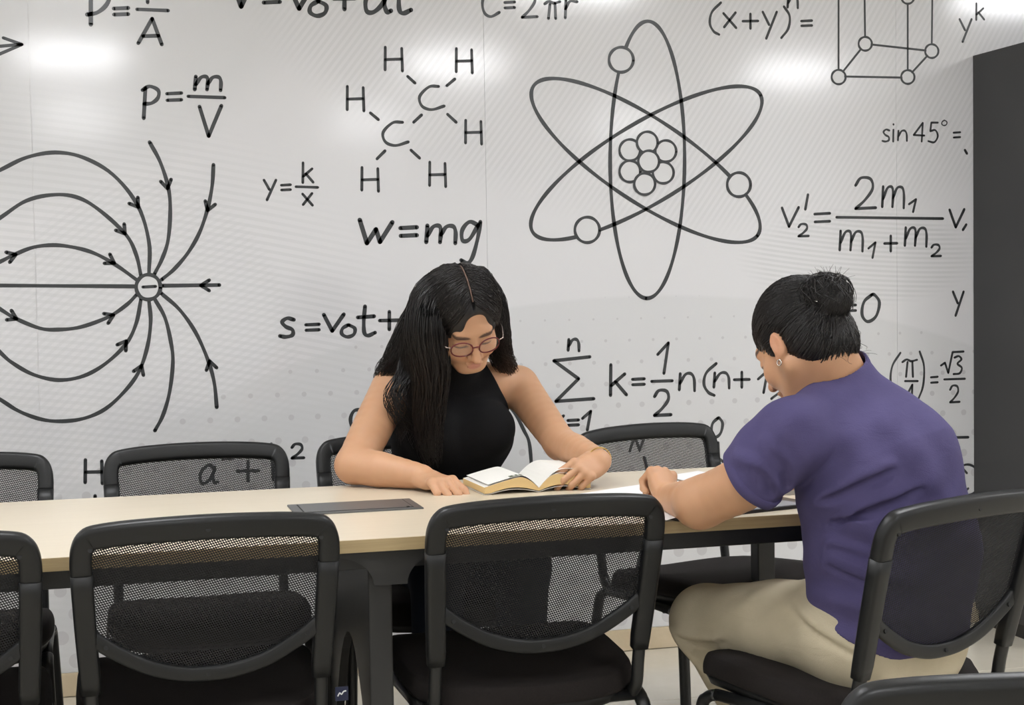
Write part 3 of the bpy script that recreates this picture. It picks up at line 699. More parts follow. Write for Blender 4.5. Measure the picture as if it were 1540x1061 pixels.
def hair_mat(name, c0, c1, rough=.34):
    g = NT(new_mat(name, c0, rough, spec=.5)); o_ = g.obj(); g.col(g.mix(g.noise(o_, 120, 3), c0, c1)); return g.m
M['hair'] = hair_mat('black_hair', (0.0042, 0.0034, 0.0034), (0.013, 0.0095, 0.009), .36)
M['hair_base'] = hair_mat('black_hair_base', (0.0035, 0.003, 0.0032), (0.009, 0.0075, 0.0078), .5)
def cloth(name, c0, c1, sc=500, rough=.9, spec=.2, fold=0.0):
    g = NT(new_mat(name, c0, rough, spec=spec)); o_ = g.obj(); f = g.noise(o_, 14, 4, .6); g.col(g.mix(f, c0, c1))
    h = g.noise(o_, sc, 2)
    if fold: h = g.math('ADD', h, g.math('MULTIPLY', g.noise(g.mapping(o_, (1, 1, 2.2)), 16, 3, .5, .8), fold))
    g.bump(h, .35, .0015); return g.m
M['black_top'] = cloth('black_rib_top', (0.0055, 0.0055, 0.0062), (0.0085, 0.0085, 0.0095), 400)
M['purple'] = cloth('purple_cotton', (0.068, 0.058, 0.140), (0.094, 0.081, 0.185), 420, fold=3.0)
M['khaki'] = cloth('khaki_cotton', (0.46, 0.40, 0.285), (0.58, 0.51, 0.375), 500, fold=3.0)
M['denim'] = cloth('dark_denim', (0.010, 0.013, 0.022), (0.018, 0.023, 0.037), 600)
M['shoe'] = new_mat('shoe_black', (0.012, 0.012, 0.012), .5); M['sole'] = new_mat('shoe_sole', (0.5, 0.5, 0.48), .6)

class Frame:
    def __init__(s, c, f, roll=0.0, left=None):
        s.c = np.asarray(c, float); s.f = unit(f); l = np.cross((0, 0, 1), s.f); l = unit(l); u = np.cross(s.f, l)
        s.l = l*math.cos(roll)+u*math.sin(roll); s.u = np.cross(s.f, s.l); s.A = [s.l, s.f, s.u]
    def p(s, a, b, h): return s.c+s.l*a+s.f*b+s.u*h
    def inv(s, V): d = V-s.c; return d@s.l, d@s.f, d@s.u
def build_head(v, H, ears=True):
    p, A = H.p, H.A
    v.ell(p(0, -.012, .026), A, (.074, .092, .086), .01)
    v.ell(p(0, .026, -.034), A, (.0605, .066, .076), .03)
    v.ell(p(0, .064, -.100), A, (.024, .020, .017), .028)
    for s in (-1, 1):
        v.ell(p(s*.036, .056, -.040), A, (.026, .026, .026), .022)
        v.cap(p(s*.056, .0, -.060), p(s*.022, .058, -.100), .020, .014, .025)
    v.cap(p(-.034, .074, .018), p(.034, .074, .018), .013, .013, .018)
    for s in (-1, 1): v.ell(p(s*.031, .100, -.006), A, (.018, .014, .0125), .014, 's')
    for s in (-1, 1):
        v.ell(p(s*.031, .074, -.006), A, (.0165, .0145, .0135), .004)
    v.cap(p(0, .086, .006), p(0, .114, -.034), .0072, .0105, .010)
    for s in (-1, 1): v.ell(p(s*.0115, .099, -.039), A, (.0085, .010, .0075), .007)
    v.ell(p(0, .0925, -.0645), A, (.022, .0095, .0060), .008); v.ell(p(0, .0905, -.0755), A, (.018, .0095, .0066), .008)
    v.cap(p(-.022, .0985, -.0698), p(.022, .0985, -.0698), .0016, .0016, .005, 's')
    if ears:
        for s in (-1, 1):
            E = Frame(p(s*.077, -.008, -.018), H.f); E.A = [unit(H.l+H.f*(-.45*s)), unit(H.f+H.l*(.45*s)), H.u]
            v.ell(E.c, E.A, (.0085, .016, .027), .006); v.ell(p(s*.086, -.004, -.014), E.A, (.005, .0095, .018), .006, 's')
            v.ell(p(s*.077, .003, -.040), E.A, (.006, .008, .009), .006)
def face_colors(V, H, base, lip, brow):
    C = np.tile(np.array(base), (len(V), 1)); a, b, h = H.inv(V); aa = np.abs(a)
    def blend(m, c): C[:] = C*(1-m[:, None])+np.array(c)*m[:, None]
    front = b > .03
    cheek = np.exp(-(((aa-.040)/.022)**2+((h+.038)/.024)**2))*front; blend(cheek*.30, (base[0]*.98, base[1]*.70, base[2]*.62))
    nose = np.exp(-((a/.016)**2+((h+.034)/.016)**2))*front; blend(nose*.25, (base[0]*.98, base[1]*.74, base[2]*.66))
    lp = np.clip(1.35-((a/.0185)**2+((h+.0700)/.0110)**2), 0, 1)*(b > .078); blend(np.clip(lp*1.6, 0, 1)*.8, lip)
    br = np.clip(1.3-(((aa-.033)/.022)**2+((h-.0165-.10*(aa-.02))/.0054)**2), 0, 1)*front; blend(np.clip(br*2.2, 0, 1)*.97, brow)
    la = np.clip(1.4-(((aa-.031)/.0165)**2+((h+.0120)/.0042)**2), 0, 1)*front*(b > .07); blend(np.clip(la*1.5, 0, 1)*.9, (.02, .014, .012))
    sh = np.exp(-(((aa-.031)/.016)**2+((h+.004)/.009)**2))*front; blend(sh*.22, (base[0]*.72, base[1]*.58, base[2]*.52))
    return C
def rot(v, ax, ang):
    ax = unit(ax); v = np.asarray(v, float); return v*math.cos(ang)+np.cross(ax, v)*math.sin(ang)+ax*(ax@v)*(1-math.cos(ang))
def build_hand(v, W, d, nrm, thumb_side, curls, spread=(.16, .04, -.06, -.18), sc=1.0, thumb=None, nails=None, r=.0088):
    """palm and five fingers; d: wrist->knuckles, nrm: back of the hand, curls: per finger (mcp, pip, dip) degrees"""
    W = np.asarray(W, float); d = unit(d); nrm = unit(np.asarray(nrm, float)-d*(np.asarray(nrm, float)@d)); sd = np.cross(d, nrm)
    if sd@np.asarray(thumb_side, float) < 0: sd = -sd
    P = lambda a, b, h: W+(d*a+sd*b+nrm*h)*sc
    v.ecap(P(.012, 0, 0), P(.074, .002, 0), sd, (.027*sc, .0165*sc), (.036*sc, .0135*sc), .012)
    v.ell(P(.030, .019, -.008), [d, sd, nrm], (.030*sc, .015*sc, .015*sc), .012)
    v.ell(P(.036, -.020, -.006), [d, sd, nrm], (.034*sc, .013*sc, .014*sc), .012)
    kb = [(.082, .0285), (.086, .0095), (.081, -.0095), (.072, -.0265)]; Ls = [(.040, .024, .019), (.044, .027, .020), (.040, .025, .019), (.031, .019, .017)]
    tips = []
    for i in range(4):
        p = P(kb[i][0], kb[i][1], .001); u = rot(d, nrm, 0); u = unit(d+sd*spread[i]); v.ell(P(kb[i][0]-.002, kb[i][1], .004), [d, sd, nrm], (.0105*sc, .0095*sc, .0095*sc), .006)
        ax = np.cross(u, nrm); rr = [r, r*.93, r*.86, r*.72] if i < 3 else [r*.9, r*.83, r*.76, r*.64]
        for j in range(3):
            u = rot(u, ax, -math.radians(curls[i][j])); q = p+u*Ls[i][j]*sc; v.cap(p, q, rr[j]*sc, rr[j+1]*sc, .003); p = q
        tips.append((p, u, rot(u, ax, math.pi/2)))
    T = thumb or [(.018, .026, -.006), (.048, .050, -.016), (.076, .056, -.024), (.098, .052, -.030)]
    tp = [P(*t) for t in T]; v.cap(tp[0], tp[1], .0135*sc, .0115*sc, .010); v.cap(tp[1], tp[2], .0108*sc, .0095*sc, .004); v.cap(tp[2], tp[3], .0095*sc, .0074*sc, .003)
    tips.append((tp[3], unit(tp[3]-tp[2]), nrm)); return tips
def nail_colors(V, C, tips, col, R=.0062):
    for (p, u, n) in tips:
        q = p+u*.001+n*.005; d = np.linalg.norm(V-q, axis=1); m = np.clip((R-d)/.002, 0, 1); C[:] = C*(1-m[:, None])+np.array(col)*m[:, None]
def strands(paths, r=.0011, taper=.35, sides=3):
    """many hair strands as one mesh; paths: array (S, N, 3)"""
    P = np.asarray(paths, float); S, N, _ = P.shape; T = np.gradient(P, axis=1); T /= np.linalg.norm(T, axis=2, keepdims=True)+1e-9
    ref = np.array([.3, .2, .93]); A = np.cross(T, ref); A /= np.linalg.norm(A, axis=2, keepdims=True)+1e-9; B = np.cross(T, A)
    k = (1-(1-taper)*np.linspace(0, 1, N)**2)[None, :, None]*r; V = np.zeros((S, N, sides, 3))
    for q in range(sides):
        an = 2*math.pi*q/sides; V[:, :, q] = P+(A*math.cos(an)+B*math.sin(an))*k
    b = np.arange(S)[:, None, None]*N*sides+np.arange(N-1)[None, :, None]*sides; q = np.arange(sides)[None, None, :]; q2 = (q+1) % sides
    F = np.stack([b+q, b+q2, b+sides+q2, b+sides+q], -1).reshape(-1, 4); return V.reshape(-1, 3), F
def surf_r(v, c, dirs, r0=.05, r1=.17, n=90):
    # radius at which rays from c leave the volume
    rs = np.linspace(r0, r1, n); P = c+dirs[:, None, :]*rs[None, :, None]; I = np.clip(np.round((P-v.lo)/v.h).astype(int), 0, v.n-1)
    out = v.D[I[..., 0], I[..., 1], I[..., 2]] > 0; return rs[np.where(out.any(1), out.argmax(1), n-1)]
def slerp(a, b, t): a = unit(a); b = unit(b); w = math.acos(np.clip(a@b, -1, 1)); return (np.sin((1-t)*w)[:, None]*a+np.sin(t*w)[:, None]*b)/math.sin(w)
def lock(guide, radii, n, wave=.004, freq=2.0, N=22, edge=.55):
    """strands following a guide curve, filling a tube of the given radii"""
    G = np.array(catmull(guide, 8)); R = np.interp(np.linspace(0, 1, len(G)), np.linspace(0, 1, len(radii)), radii)
    ti = np.linspace(0, 1, N); s = np.linspace(0, 1, len(G)); C = np.stack([np.interp(ti, s, G[:, i]) for i in range(3)], 1); Rr = np.interp(ti, s, R)
    T = np.gradient(C, axis=0); T /= np.linalg.norm(T, axis=1, keepdims=True); A = np.cross(T, (.25, .9, .3)); A /= np.linalg.norm(A, axis=1, keepdims=True); B = np.cross(T, A); out = []
    for _ in range(n):
        rd = edge+(1.04-edge)*math.sqrt(random.random()); an = random.uniform(0, 2*math.pi); ph = random.uniform(0, 6.28); tw = random.uniform(-.6, .6); L = random.uniform(.74, 1.0)
        ang = an+tw*ti; w = wave*np.sin(freq*2*math.pi*ti*random.uniform(.8, 1.2)+ph)*ti; w2 = wave*.7*np.cos(freq*2*math.pi*ti*random.uniform(.8, 1.2)+ph)*ti
        p = C+A*(Rr*rd*np.cos(ang)+w)[:, None]+B*(Rr*rd*np.sin(ang)+w2)[:, None]; out.append(np.stack([np.interp(ti*L, ti, p[:, i]) for i in range(3)], 1))
    return out
# ================================================================ person reading, black top
SKW = (0.56, 0.315, 0.178)
pw = empty('person', (.84, 3.9, 0)); tag(pw, 'person with long black hair in a sleeveless black top reading an open book', 'person')
def wp(o): o.parent = pw; o.matrix_parent_inverse = Matrix.Translation((-.84, -3.9, 0)); return o
eye = aty(713, 516, 3.515)
HW = Frame((0, 0, 0), (.075, -.76, -.645), math.radians(11)); HW.c = eye-HW.f*.086+HW.u*.004
latW = unit((1, -.05, 0))
nb = aty(686, 566, 3.745); pel = np.array([.845, 3.92, .53]); chest = aty(682, 625, 3.770)
shR = aty(588, 588, 3.775); shL = aty(782, 583, 3.775)
elR = aty(532, 700, 3.60); wrR = atz(634, 717, .782)
elL = aty(843, 668, 3.585); wrL = aty(902, 694, 3.375)
def torsoW(v, g=0.0):
    w = np.array([.845, 3.87, .69])
    v.ecap(pel, w, latW, (.165+g, .115+g), (.125+g, .092+g), .03)
    v.ecap(w, chest+(0, .01, -.05), latW, (.125+g, .092+g), (.146+g, .105+g), .03)
    v.ecap(chest+(0, .01, -.05), chest+(0, .01, .055), latW, (.146+g, .105+g), (.130+g, .080+g), .03)
    for s in (-1, 1):
        b = chest+latW*s*.066+np.array([0, -.070, -.030]); v.ell(b, [latW, (0, 1, 0), (0, 0, 1)], (.070+g, .055+g, .066+g), .03)
vb = Vol((.44, 3.20, .50), (1.26, 4.10, 1.31), .0026)
torsoW(vb)
vb.cap(nb+latW*-.035+(0, .01, -.01), shR+(.010, 0, .008), .050, .047, .03); vb.cap(nb+latW*.035+(0, .01, -.01), shL+(-.010, 0, .008), .050, .047, .03)
vb.cap(nb, HW.p(0, -.030, -.055), .052, .050, .02)
build_head(vb, HW, ears=False)
limb(vb, [shR, shR*.5+elR*.5, elR], [.052, .049, .043]); limb(vb, [elR, elR*.6+wrR*.4, wrR], [.043, .042, .0285], .015)
limb(vb, [shL, shL*.5+elL*.5, elL], [.050, .045, .039]); limb(vb, [elL, elL*.6+wrL*.4, wrL], [.039, .039, .0275], .015)
kR = atz(678, 730, .772); dR = unit(kR-wrR)
tipsR = build_hand(vb, wrR, dR, (.05, -.25, 1), (0, 1, 0), [(22, 30, 22), (30, 44, 28), (36, 50, 30), (38, 48, 28)], spread=(.04, .01, -.02, -.05), r=.0098, sc=1.02, thumb=[(.018, .026, -.004), (.046, .040, -.012), (.072, .046, -.016), (.094, .040, -.018)])
dL = unit(atz(868, 712, .790)-wrL)
tipsL = build_hand(vb, wrL, dL, (.15, -.75, .65), (0, .3, 1), [(30, 32, 15), (38, 44, 22), (46, 52, 30), (52, 58, 34)], spread=(.05, .01, -.03, -.07), r=.0092, sc=.95, thumb=[(.020, .024, -.008), (.046, .032, -.026), (.072, .028, -.036), (.094, .020, -.040)])
V, F = vb.mesh(1); C = face_colors(V, HW, SKW, (0.50, 0.20, 0.15), (.035, .022, .017)); 
nail_colors(V, C, tipsR, (0.66, 0.36, 0.27)); nail_colors(V, C, tipsL, (0.09, 0.025, 0.03))
for e in (elR, elL): m = np.exp(-(np.linalg.norm(V-e-(0, 0, -.03), axis=1)/.035)**2)[:, None]*.25; C = C*(1-m)+np.array((.58, .27, .17))*m
bodyW = wp(np_mesh('body', V, F, M['skin_w'], None, C)); del vb
# sleeveless high-neck top
vt = Vol((.60, 3.60, .52), (1.12, 4.08, 1.09), .0028)
torsoW(vt, .005)
vt.cap(nb+latW*-.035+(0, .01, -.01), shR+(.012, 0, .008), .054, .050, .03); vt.cap(nb+latW*.035+(0, .01, -.01), shL+(-.012, 0, .008), .054, .050, .03)
vt.cap(nb+(0, 0, -.02), HW.p(0, -.030, -.055)*.4+nb*.6, .058, .0565, .015)
x, y, z = vt.coords(); u = np.abs((x-nb[0])*latW[0]+(y-nb[1])*latW[1]); zz = z+0*x
wlim = np.interp(z.ravel(), [.80, .880, .905, .96, 1.03, 1.08], [.50, .30, .142, .108, .072, .060]).astype(np.float32).reshape(z.shape)
vt.D = np.maximum(vt.D, (u-wlim)*.8); vt.D = np.maximum(vt.D, .535-zz)
V, F = vt.mesh(2); wp(np_mesh('sleeveless_top', V, F, M['black_top'])); del vt
# jeans and shoes
vj = Vol((.60, 3.22, .02), (1.14, 4.12, .64), .006)
vj.ecap(pel+(0, .02, .02), pel+(0, 0, .05), latW, (.175, .13), (.165, .12), .03)
for s in (-1, 1):
    hip = pel+latW*s*.085+(0, -.02, .01); kn = pel+latW*s*.10+(0, -.50, .035); an = kn+np.array([0, .05, -.46])
    vj.cap(hip, kn, .086, .066, .03); vj.cap(kn, an, .064, .050, .02)
V, F = vj.mesh(2); wp(np_mesh('jeans', V, F, M['denim']))
def shoe(par, ankle, d, put):
    v = Vol(np.array(ankle)-.26, np.array(ankle)+.26, .005); d = unit(d); a = np.array([ankle[0], ankle[1], .045]); 
    v.cap(a-d*.02, a+d*.06, .044, .040, .02); v.cap(a+d*.06, a+d*.15-np.array([0, 0, .008]), .040, .032, .02); v.cap(a, a+(0, 0, .06), .046, .046, .02)
    x, y, z = v.coords(); v.D = np.maximum(v.D, .004-z+0*x+0*y); V, F = v.mesh(2); return put(np_mesh('shoe', V, F, M['shoe'], par))
for s in (-1, 1):
    kn = pel+latW*s*.10+(0, -.50, .035); an = kn+np.array([0, .05, -.46]); shoe(None, an, (0, -1, 0), wp)
# hair: scalp cap, curtains and strands
def hair_guides():
    q = lambda px, py, Y: aty(px, py, Y)
    L = []
    L.append(([q(672, 420, 3.585), q(645, 450, 3.56), q(640, 500, 3.545), q(648, 555, 3.585), q(645, 610, 3.625), q(645, 660, 3.645), q(652, 702, 3.665)], [.035, .045, .050, .044, .038, .030, .018], 520))
    L.append(([q(665, 425, 3.64), q(640, 465, 3.64), q(628, 520, 3.66), q(624, 560, 3.68), q(630, 600, 3.68), q(636, 650, 3.68), q(642, 690, 3.69)], [.040, .045, .042, .036, .030, .024, .014], 420))
    L.append(([q(660, 430, 3.70), q(630, 490, 3.71), q(603, 540, 3.745), q(580, 562, 3.775), q(570, 580, 3.80)], [.04, .05, .042, .026, .008], 320))
    L.append(([q(722, 415, 3.60), q(746, 450, 3.585), q(755, 495, 3.60), q(758, 525, 3.65), q(772, 548, 3.70)], [.024, .022, .018, .016, .007], 240))
    L.append(([q(722, 420, 3.66), q(745, 470, 3.67), q(752, 530, 3.70), q(765, 560, 3.76), q(775, 600, 3.83)], [.032, .032, .028, .022, .010], 240))
    return L
vh = Vol((.55, 3.38, .80), (1.15, 3.92, 1.33), .003)
vh.ell(HW.p(0, -.014, .030), HW.A, (.087, .102, .0955), .01)
vh.ell(HW.p(0, -.045, -.03), HW.A, (.088, .075, .085), .03)
GW = hair_guides()
for g_, r_, n_ in GW:
    c_ = catmull(g_, 4); rr = np.interp(np.linspace(0, 1, len(c_)), np.linspace(0, 1, len(r_)), r_)*np.linspace(.88, .45, len(c_)); vh.chain(c_, rr, .015)
vh.ell(HW.p(.009, .128, -.026), HW.A, (.055, .084, .106), .010, 's'); vh.ell(HW.p(.012, .108, .050), HW.A, (.036, .048, .027), .018, 's')
for t in np.linspace(0, 1, 14):
    a = math.radians(38+100*t); vh.ell(HW.p(.004, -.014+.106*math.cos(a), .030+.101*math.sin(a)), HW.A, (.0026, .0145, .0145), .003, 's')
V, F = vh.mesh(1); hairW = wp(np_mesh('hair', V, F, M['hair_base']))
S = []
unit3 = lambda q: q/np.linalg.norm(q, axis=1, keepdims=True)
for _ in range(1300):
    s = random.choice((-1, 1)); ph = math.radians(random.uniform(42, 165)); a = np.array([.055*s, math.cos(ph), math.sin(ph)]); fr = (165-math.degrees(ph))/123
    e = np.array([s*1.0, .62*fr-.55*(1-fr), -.25-random.random()*.4]); t = np.linspace(0, 1, 22); d = slerp(a, e, t); d = unit3(d[:, 0:1]*HW.l*.0875+d[:, 1:2]*HW.f*.1035+d[:, 2:3]*HW.u*.099)
    c0 = HW.p(.003, -.014, .030); rr = surf_r(vh, c0, d); P = c0+d*(rr+random.uniform(-.001, .0022))[:, None]
    if rr.min() < .080: continue
    S.append(P)
for g_, r_, n_ in GW: S += lock(g_, r_, n_, .008, 2.4)
# loose curls over the right upper arm and flyaways
for k in range(46):
    x0 = random.uniform(596, 625); gq = [aty(x0+8, 515, 3.69), aty(x0+2, 555, 3.66), aty(x0-random.uniform(2, 22), 590, 3.64), aty(x0-random.uniform(0, 20), 615, 3.64), aty(x0+random.uniform(-6, 8), 640, 3.65), aty(x0+random.uniform(-8, 14), random.uniform(655, 680), 3.66)]
    S += lock(gq, [.004, .005, .004, .002], 2, .004, 3)
pt = [HW.p(.004, -.014+.098*math.cos(a), .030+.0935*math.sin(a)) for a in np.radians(np.linspace(46, 118, 16))]
M['scalp'] = new_mat('scalp', (0.16, 0.10, 0.075), .7); o = tube('parting', pt, .0022, M['scalp'], hairW, 6, up=tuple(HW.l))
V, F = strands(S, .0010); o = np_mesh('hair_strands', V, F, M['hair'], hairW); o['kind'] = 'stuff'; o.matrix_parent_inverse = Matrix()
# eyeglasses (worn, an object of their own)
g = NT(new_mat('glasses_frame', (0.12, 0.012, 0.014), .25)); M['specs'] = g.m
M['specs_metal'] = new_mat('glasses_metal', (0.5, 0.42, 0.38), .25, .9)
lensm = bpy.data.materials.new('lens_glass'); lensm.use_nodes = True; lt = lensm.node_tree; lb_ = lt.nodes['Principled BSDF']; lb_.inputs['Base Color'].default_value = (.9, .92, .92, 1); lb_.inputs['Alpha'].default_value = .06; lb_.inputs['Roughness'].default_value = .05
sp = empty('eyeglasses', tuple(HW.p(0, .1, 0))); tag(sp, 'round dark red eyeglasses worn by the reading person', 'eyeglasses')
def spp(o, par=None):
    o.parent = par or sp
    if par is None: o.matrix_parent_inverse = Matrix.Translation(-Vector(HW.p(0, .1, 0)))
    return o
for s in (-1, 1):
    pts = []
    for t in np.linspace(0, 2*math.pi, 33)[:-1]:
        ca, sa = math.cos(t), math.sin(t); a = s*.0335+.0255*math.copysign(abs(ca)**.9, ca); h = -.006+.0215*math.copysign(abs(sa)**.9, sa); pts.append(HW.p(a, .1055-abs(a)*.16, h))
    r = spp(tube('rim', pts, .0017, M['specs'], None, 8, up=tuple(HW.f), closed=True))
    n = len(pts); c_ = sum(pts)/n; spp(mesh_obj('lens', pts+[c_], [(i, (i+1) % n, n) for i in range(n)], lensm, None, True))
    spp(tube('temple', [HW.p(s*.059, .096, .002), HW.p(s*.070, .091, .002), HW.p(s*.079, .05, -.003), HW.p(s*.080, -.01, -.006)], .0015, M['specs_metal'], None, 8))
spp(tube('bridge', catmull([HW.p(-.009, .1045, -.002), HW.p(0, .109, .003), HW.p(.009, .1045, -.002)], 4), .0018, M['specs'], None, 8))
# bracelet
fa = unit(wrL-elL); e1 = unit(np.cross(fa, (0, 0, 1))); e2 = np.cross(fa, e1); bc = wrL-fa*.004
M['gold'] = new_mat('gold', (0.62, 0.42, 0.14), .3, 1.0)
br = tube('bracelet', [bc+(e1*math.cos(t)+e2*math.sin(t))*.0315 for t in np.linspace(0, 2*math.pi, 33)[:-1]], .0016, M['gold'], None, 6, up=tuple(fa), closed=True)
tag(br, 'thin gold bracelet on the wrist turning the page', 'bracelet')
# ================================================================ person writing, purple T-shirt
SKM = (0.56, 0.31, 0.172)
pm = empty('person', (1.5, 2.66, 0)); tag(pm, 'person with a black hair bun in a purple T-shirt writing, seen from behind', 'person')
def mp(o): o.parent = pm; o.matrix_parent_inverse = Matrix.Translation((-1.5, -2.66, 0)); return o
pelM = np.array([1.475, 2.672, .545]); nbM = aty(1262, 575, 2.70); facM = unit((-.50, .87, 0)); latM = np.array([-facM[1], facM[0], 0])  # his left
hd = unit(CR*-.60+np.array([CF[0], CF[1], 0])*.80); hd = unit(hd*math.cos(math.radians(37))+np.array([0, 0, -math.sin(math.radians(37))]))
HM = Frame(aty(1204, 512, 2.735), hd, math.radians(4))
shLm = aty(1190, 652, 2.600); shRm = nbM+(nbM-shLm)*np.array([.86, .86, -1.15])
elM = aty(1053, 757, 2.765); wrM = atz(1006, 749, .784); se = aty(1128, 720, 2.670)
vb = Vol((.98, 2.38, .72), (1.80, 3.30, 1.27), .0026)
vb.ecap(np.array([1.43, 2.66, .80]), nbM+(.02, -.01, -.09), latM, (.13, .10), (.14, .09), .03)
vb.cap(nbM+(0, 0, -.01), HM.p(0, -.035, -.05), .062, .060, .02)
vb.cap(nbM+(0, 0, -.05), shLm, .05, .045, .03); vb.cap(nbM+(0, 0, -.05), shRm, .05, .045, .03)
build_head(vb, HM)
limb(vb, [shLm, se, elM], [.052, .053, .048]); limb(vb, [elM, elM*.55+wrM*.45, wrM], [.047, .040, .0275])
elR2 = np.array([1.72, 2.95, .80]); wrR2 = np.array([1.53, 3.10, .785]); vb.chain([shRm, elR2], [.05, .043], .02); vb.chain([elR2, wrR2], [.043, .028], .015)
kM = aty(995, 717, 2.965); dM = unit(kM-wrM)
tipsM = build_hand(vb, wrM, dM, (.35, -.15, .92), (.35, .9, .2), [(70, 72, 38), (76, 76, 40), (80, 78, 40), (82, 78, 40)], spread=(.06, .02, -.02, -.06), sc=1.0, thumb=[(.018, .026, -.006), (.045, .040, -.026), (.068, .034, -.046), (.086, .018, -.056)], r=.0095)
build_hand(vb, wrR2, (-.85, .5, 0), (0, 0, 1), (-.5, -.85, 0), [(15, 20, 12)]*4, sc=1.0)
V, F = vb.mesh(1); C = face_colors(V, HM, SKM, (0.45, 0.2, 0.15), (.03, .02, .016))
al, bl, hl = HM.inv(V)
m = (np.exp(-(((al-.072)/.02)**2+((bl-.020)/.016)**2+((hl+.050)/.03)**2))*.45)[:, None]; C = C*(1-m)+np.array((.10, .06, .045))*m       # sideburn shade
m = (np.exp(-(((np.abs(al)-.085)/.010)**2+((bl+.01)/.02)**2+((hl+.01)/.035)**2))*.40)[:, None]; C = C*(1-m)+np.array((.62, .22, .14))*m   # ear
mp(np_mesh('body', V, F, M['skin_m'], None, C)); del vb
# T-shirt
def folds(v, lo, hi, specs):
    B = v.blk(lo, hi); sl, x, y, z = B; d = 0
    for (kx, ky, kz, ph, am, c, R) in specs:
        w = np.exp(-(((x-c[0])**2+(y-c[1])**2+(z-c[2])**2)/R**2)); d = d+am*w*np.sin(kx*x+ky*y+kz*z+ph)
    v.D[sl] += d
vs = Vol((1.02, 2.34, .46), (1.88, 3.06, 1.13), .003)
ba = aty(1330, 760, 2.62)
vs.ecap(pelM+(.0, -.005, -.005), np.array([1.475, 2.645, .70]), latM, (.182, .146), (.166, .156), .03)
vs.ecap(np.array([1.475, 2.645, .70]), np.array([1.445, 2.655, .86]), latM, (.166, .156), (.172, .146), .04)
vs.ecap(np.array([1.445, 2.655, .86]), nbM+(.03, -.015, -.10), latM, (.172, .146), (.164, .105), .04)
vs.cap(nbM+(.01, -.01, -.035), shLm+(.015, .01, -.005), .066, .062, .04); vs.cap(nbM+(.01, -.01, -.035), shRm, .066, .062, .04)
vs.cap(nbM+(0, 0, -.03), nbM+unit(HM.p(0, -.035, -.05)-nbM)*.012, .070, .0685, .02)
vs.chain([shLm, shLm*.5+se*.5, se], [.068, .070, .068], .03, .01)
seR = shRm+(elR2-shRm)*.65; vs.chain([shRm, seR], [.064, .068], .03)
sd_ = unit(elM-shLm)
folds(vs, (1.05, 2.36, .5), (1.8, 3.0, 1.1), [
 (30, 10, 95, .3, .005, (1.33, 2.58, .66), .10), (55, 20, 70, 1.0, .008, (1.32, 2.56, .72), .08), (-45, 25, 60, .0, .007, (1.30, 2.58, .84), .09),
 (60, -20, 40, 1.0, .006, (1.42, 2.50, .86), .12), (20, 50, -80, .7, .006, (1.46, 2.50, .72), .12), (-70, 40, 50, 2.0, .005, (1.20, 2.60, .92), .08), (50, 20, 90, 0, .004, (1.40, 2.52, .60), .12), (-35, 0, 75, .5, .004, (1.38, 2.55, .98), .10)])
crease(vs, [([(1176, 772), (1230, 758), (1290, 733), (1345, 708)], .007), ([(1180, 790), (1245, 788), (1320, 766), (1385, 738)], .006), ([(1205, 848), (1245, 855), (1300, 878)], .008), ([(1198, 822), (1250, 826), (1315, 846)], .007),
 ([(1152, 668), (1176, 700), (1184, 738)], .006), ([(1110, 690), (1140, 712), (1160, 745)], .004)], .018)
x, y, z = vs.coords()
cut = (x-se[0])*sd_[0]+(y-se[1])*sd_[1]+(z-se[2])*sd_[2]; near = ((x-se[0])**2+(y-se[1])**2+(z-se[2])**2) < .13**2
vs.D = np.where(near, np.maximum(vs.D, cut-.001), vs.D)
vs.cap(se-sd_*.022, se+sd_*.06, .054, .058, .004, 's')                                  # open sleeve end
fw = (x-pelM[0])*facM[0]+(y-pelM[1])*facM[1]; hem = np.clip(.535+.48*(fw+.063), .495, .66)
vs.D = np.maximum(vs.D, hem-z)
nk = unit(HM.p(0, -.035, -.05)-nbM); vs.cap(nbM+nk*.0, nbM+nk*.06, .0655, .064, .004, 's')
cl, cr = np.array(CHAIRS[7].location), CHAIRS[7].rotation_euler[2]
def chair_cut(v, gap):
    x, y, z = v.coords(); lx = (x-cl[0])*math.cos(cr)+(y-cl[1])*math.sin(cr); ly = -(x-cl[0])*math.sin(cr)+(y-cl[1])*math.cos(cr)
    yy = -.200-(z-.50)*.26-.016*(1-np.minimum(1, np.abs(lx/.235))**2)+gap; m = (z < .84)+0*x > 0; m = m & (np.abs(lx) < .235); d = (yy-ly)*.97
    A = v.D; k = .012; h = np.clip(.5-.5*(A-d)/k, 0, 1); v.D = np.where(m, A+(d-A)*h+k*h*(1-h), A)
chair_cut(vs, .020)
V, F = vs.mesh(2); shirt = mp(np_mesh('t_shirt', V, F, M['purple'])); del vs
def band(name, c, ax, r, h, th, mat, squash=1.0):
    ax = unit(ax); e1 = unit(np.cross(ax, (0, 0, 1))); e2 = np.cross(ax, e1); V = []; F = []; n = 48; prof = [(r, -h), (r+th, -h*.8), (r+th*1.2, 0), (r+th, h*.8), (r, h), (r-th, h*.6), (r-th, -h*.6)]; m = len(prof)
    for i in range(n):
        a = 2*math.pi*i/n
        for (q, t) in prof: V.append(c+(e1*math.cos(a)+e2*math.sin(a)*squash)*(q+.0012*math.sin(5*a))+ax*t)
    for i in range(n):
        for j in range(m): F.append((i*m+j, ((i+1)%n)*m+j, ((i+1)%n)*m+(j+1)%m, i*m+(j+1)%m))
    return mesh_obj(name, V, F, mat, None, True)
o = band('sleeve_cuff', se-sd_*.010, sd_, .0655, .012, .0038, M['purple']); o.parent = shirt
o = band('collar', nbM+nk*.016, nk, .0675, .010, .003, M['purple']); o.parent = shirt
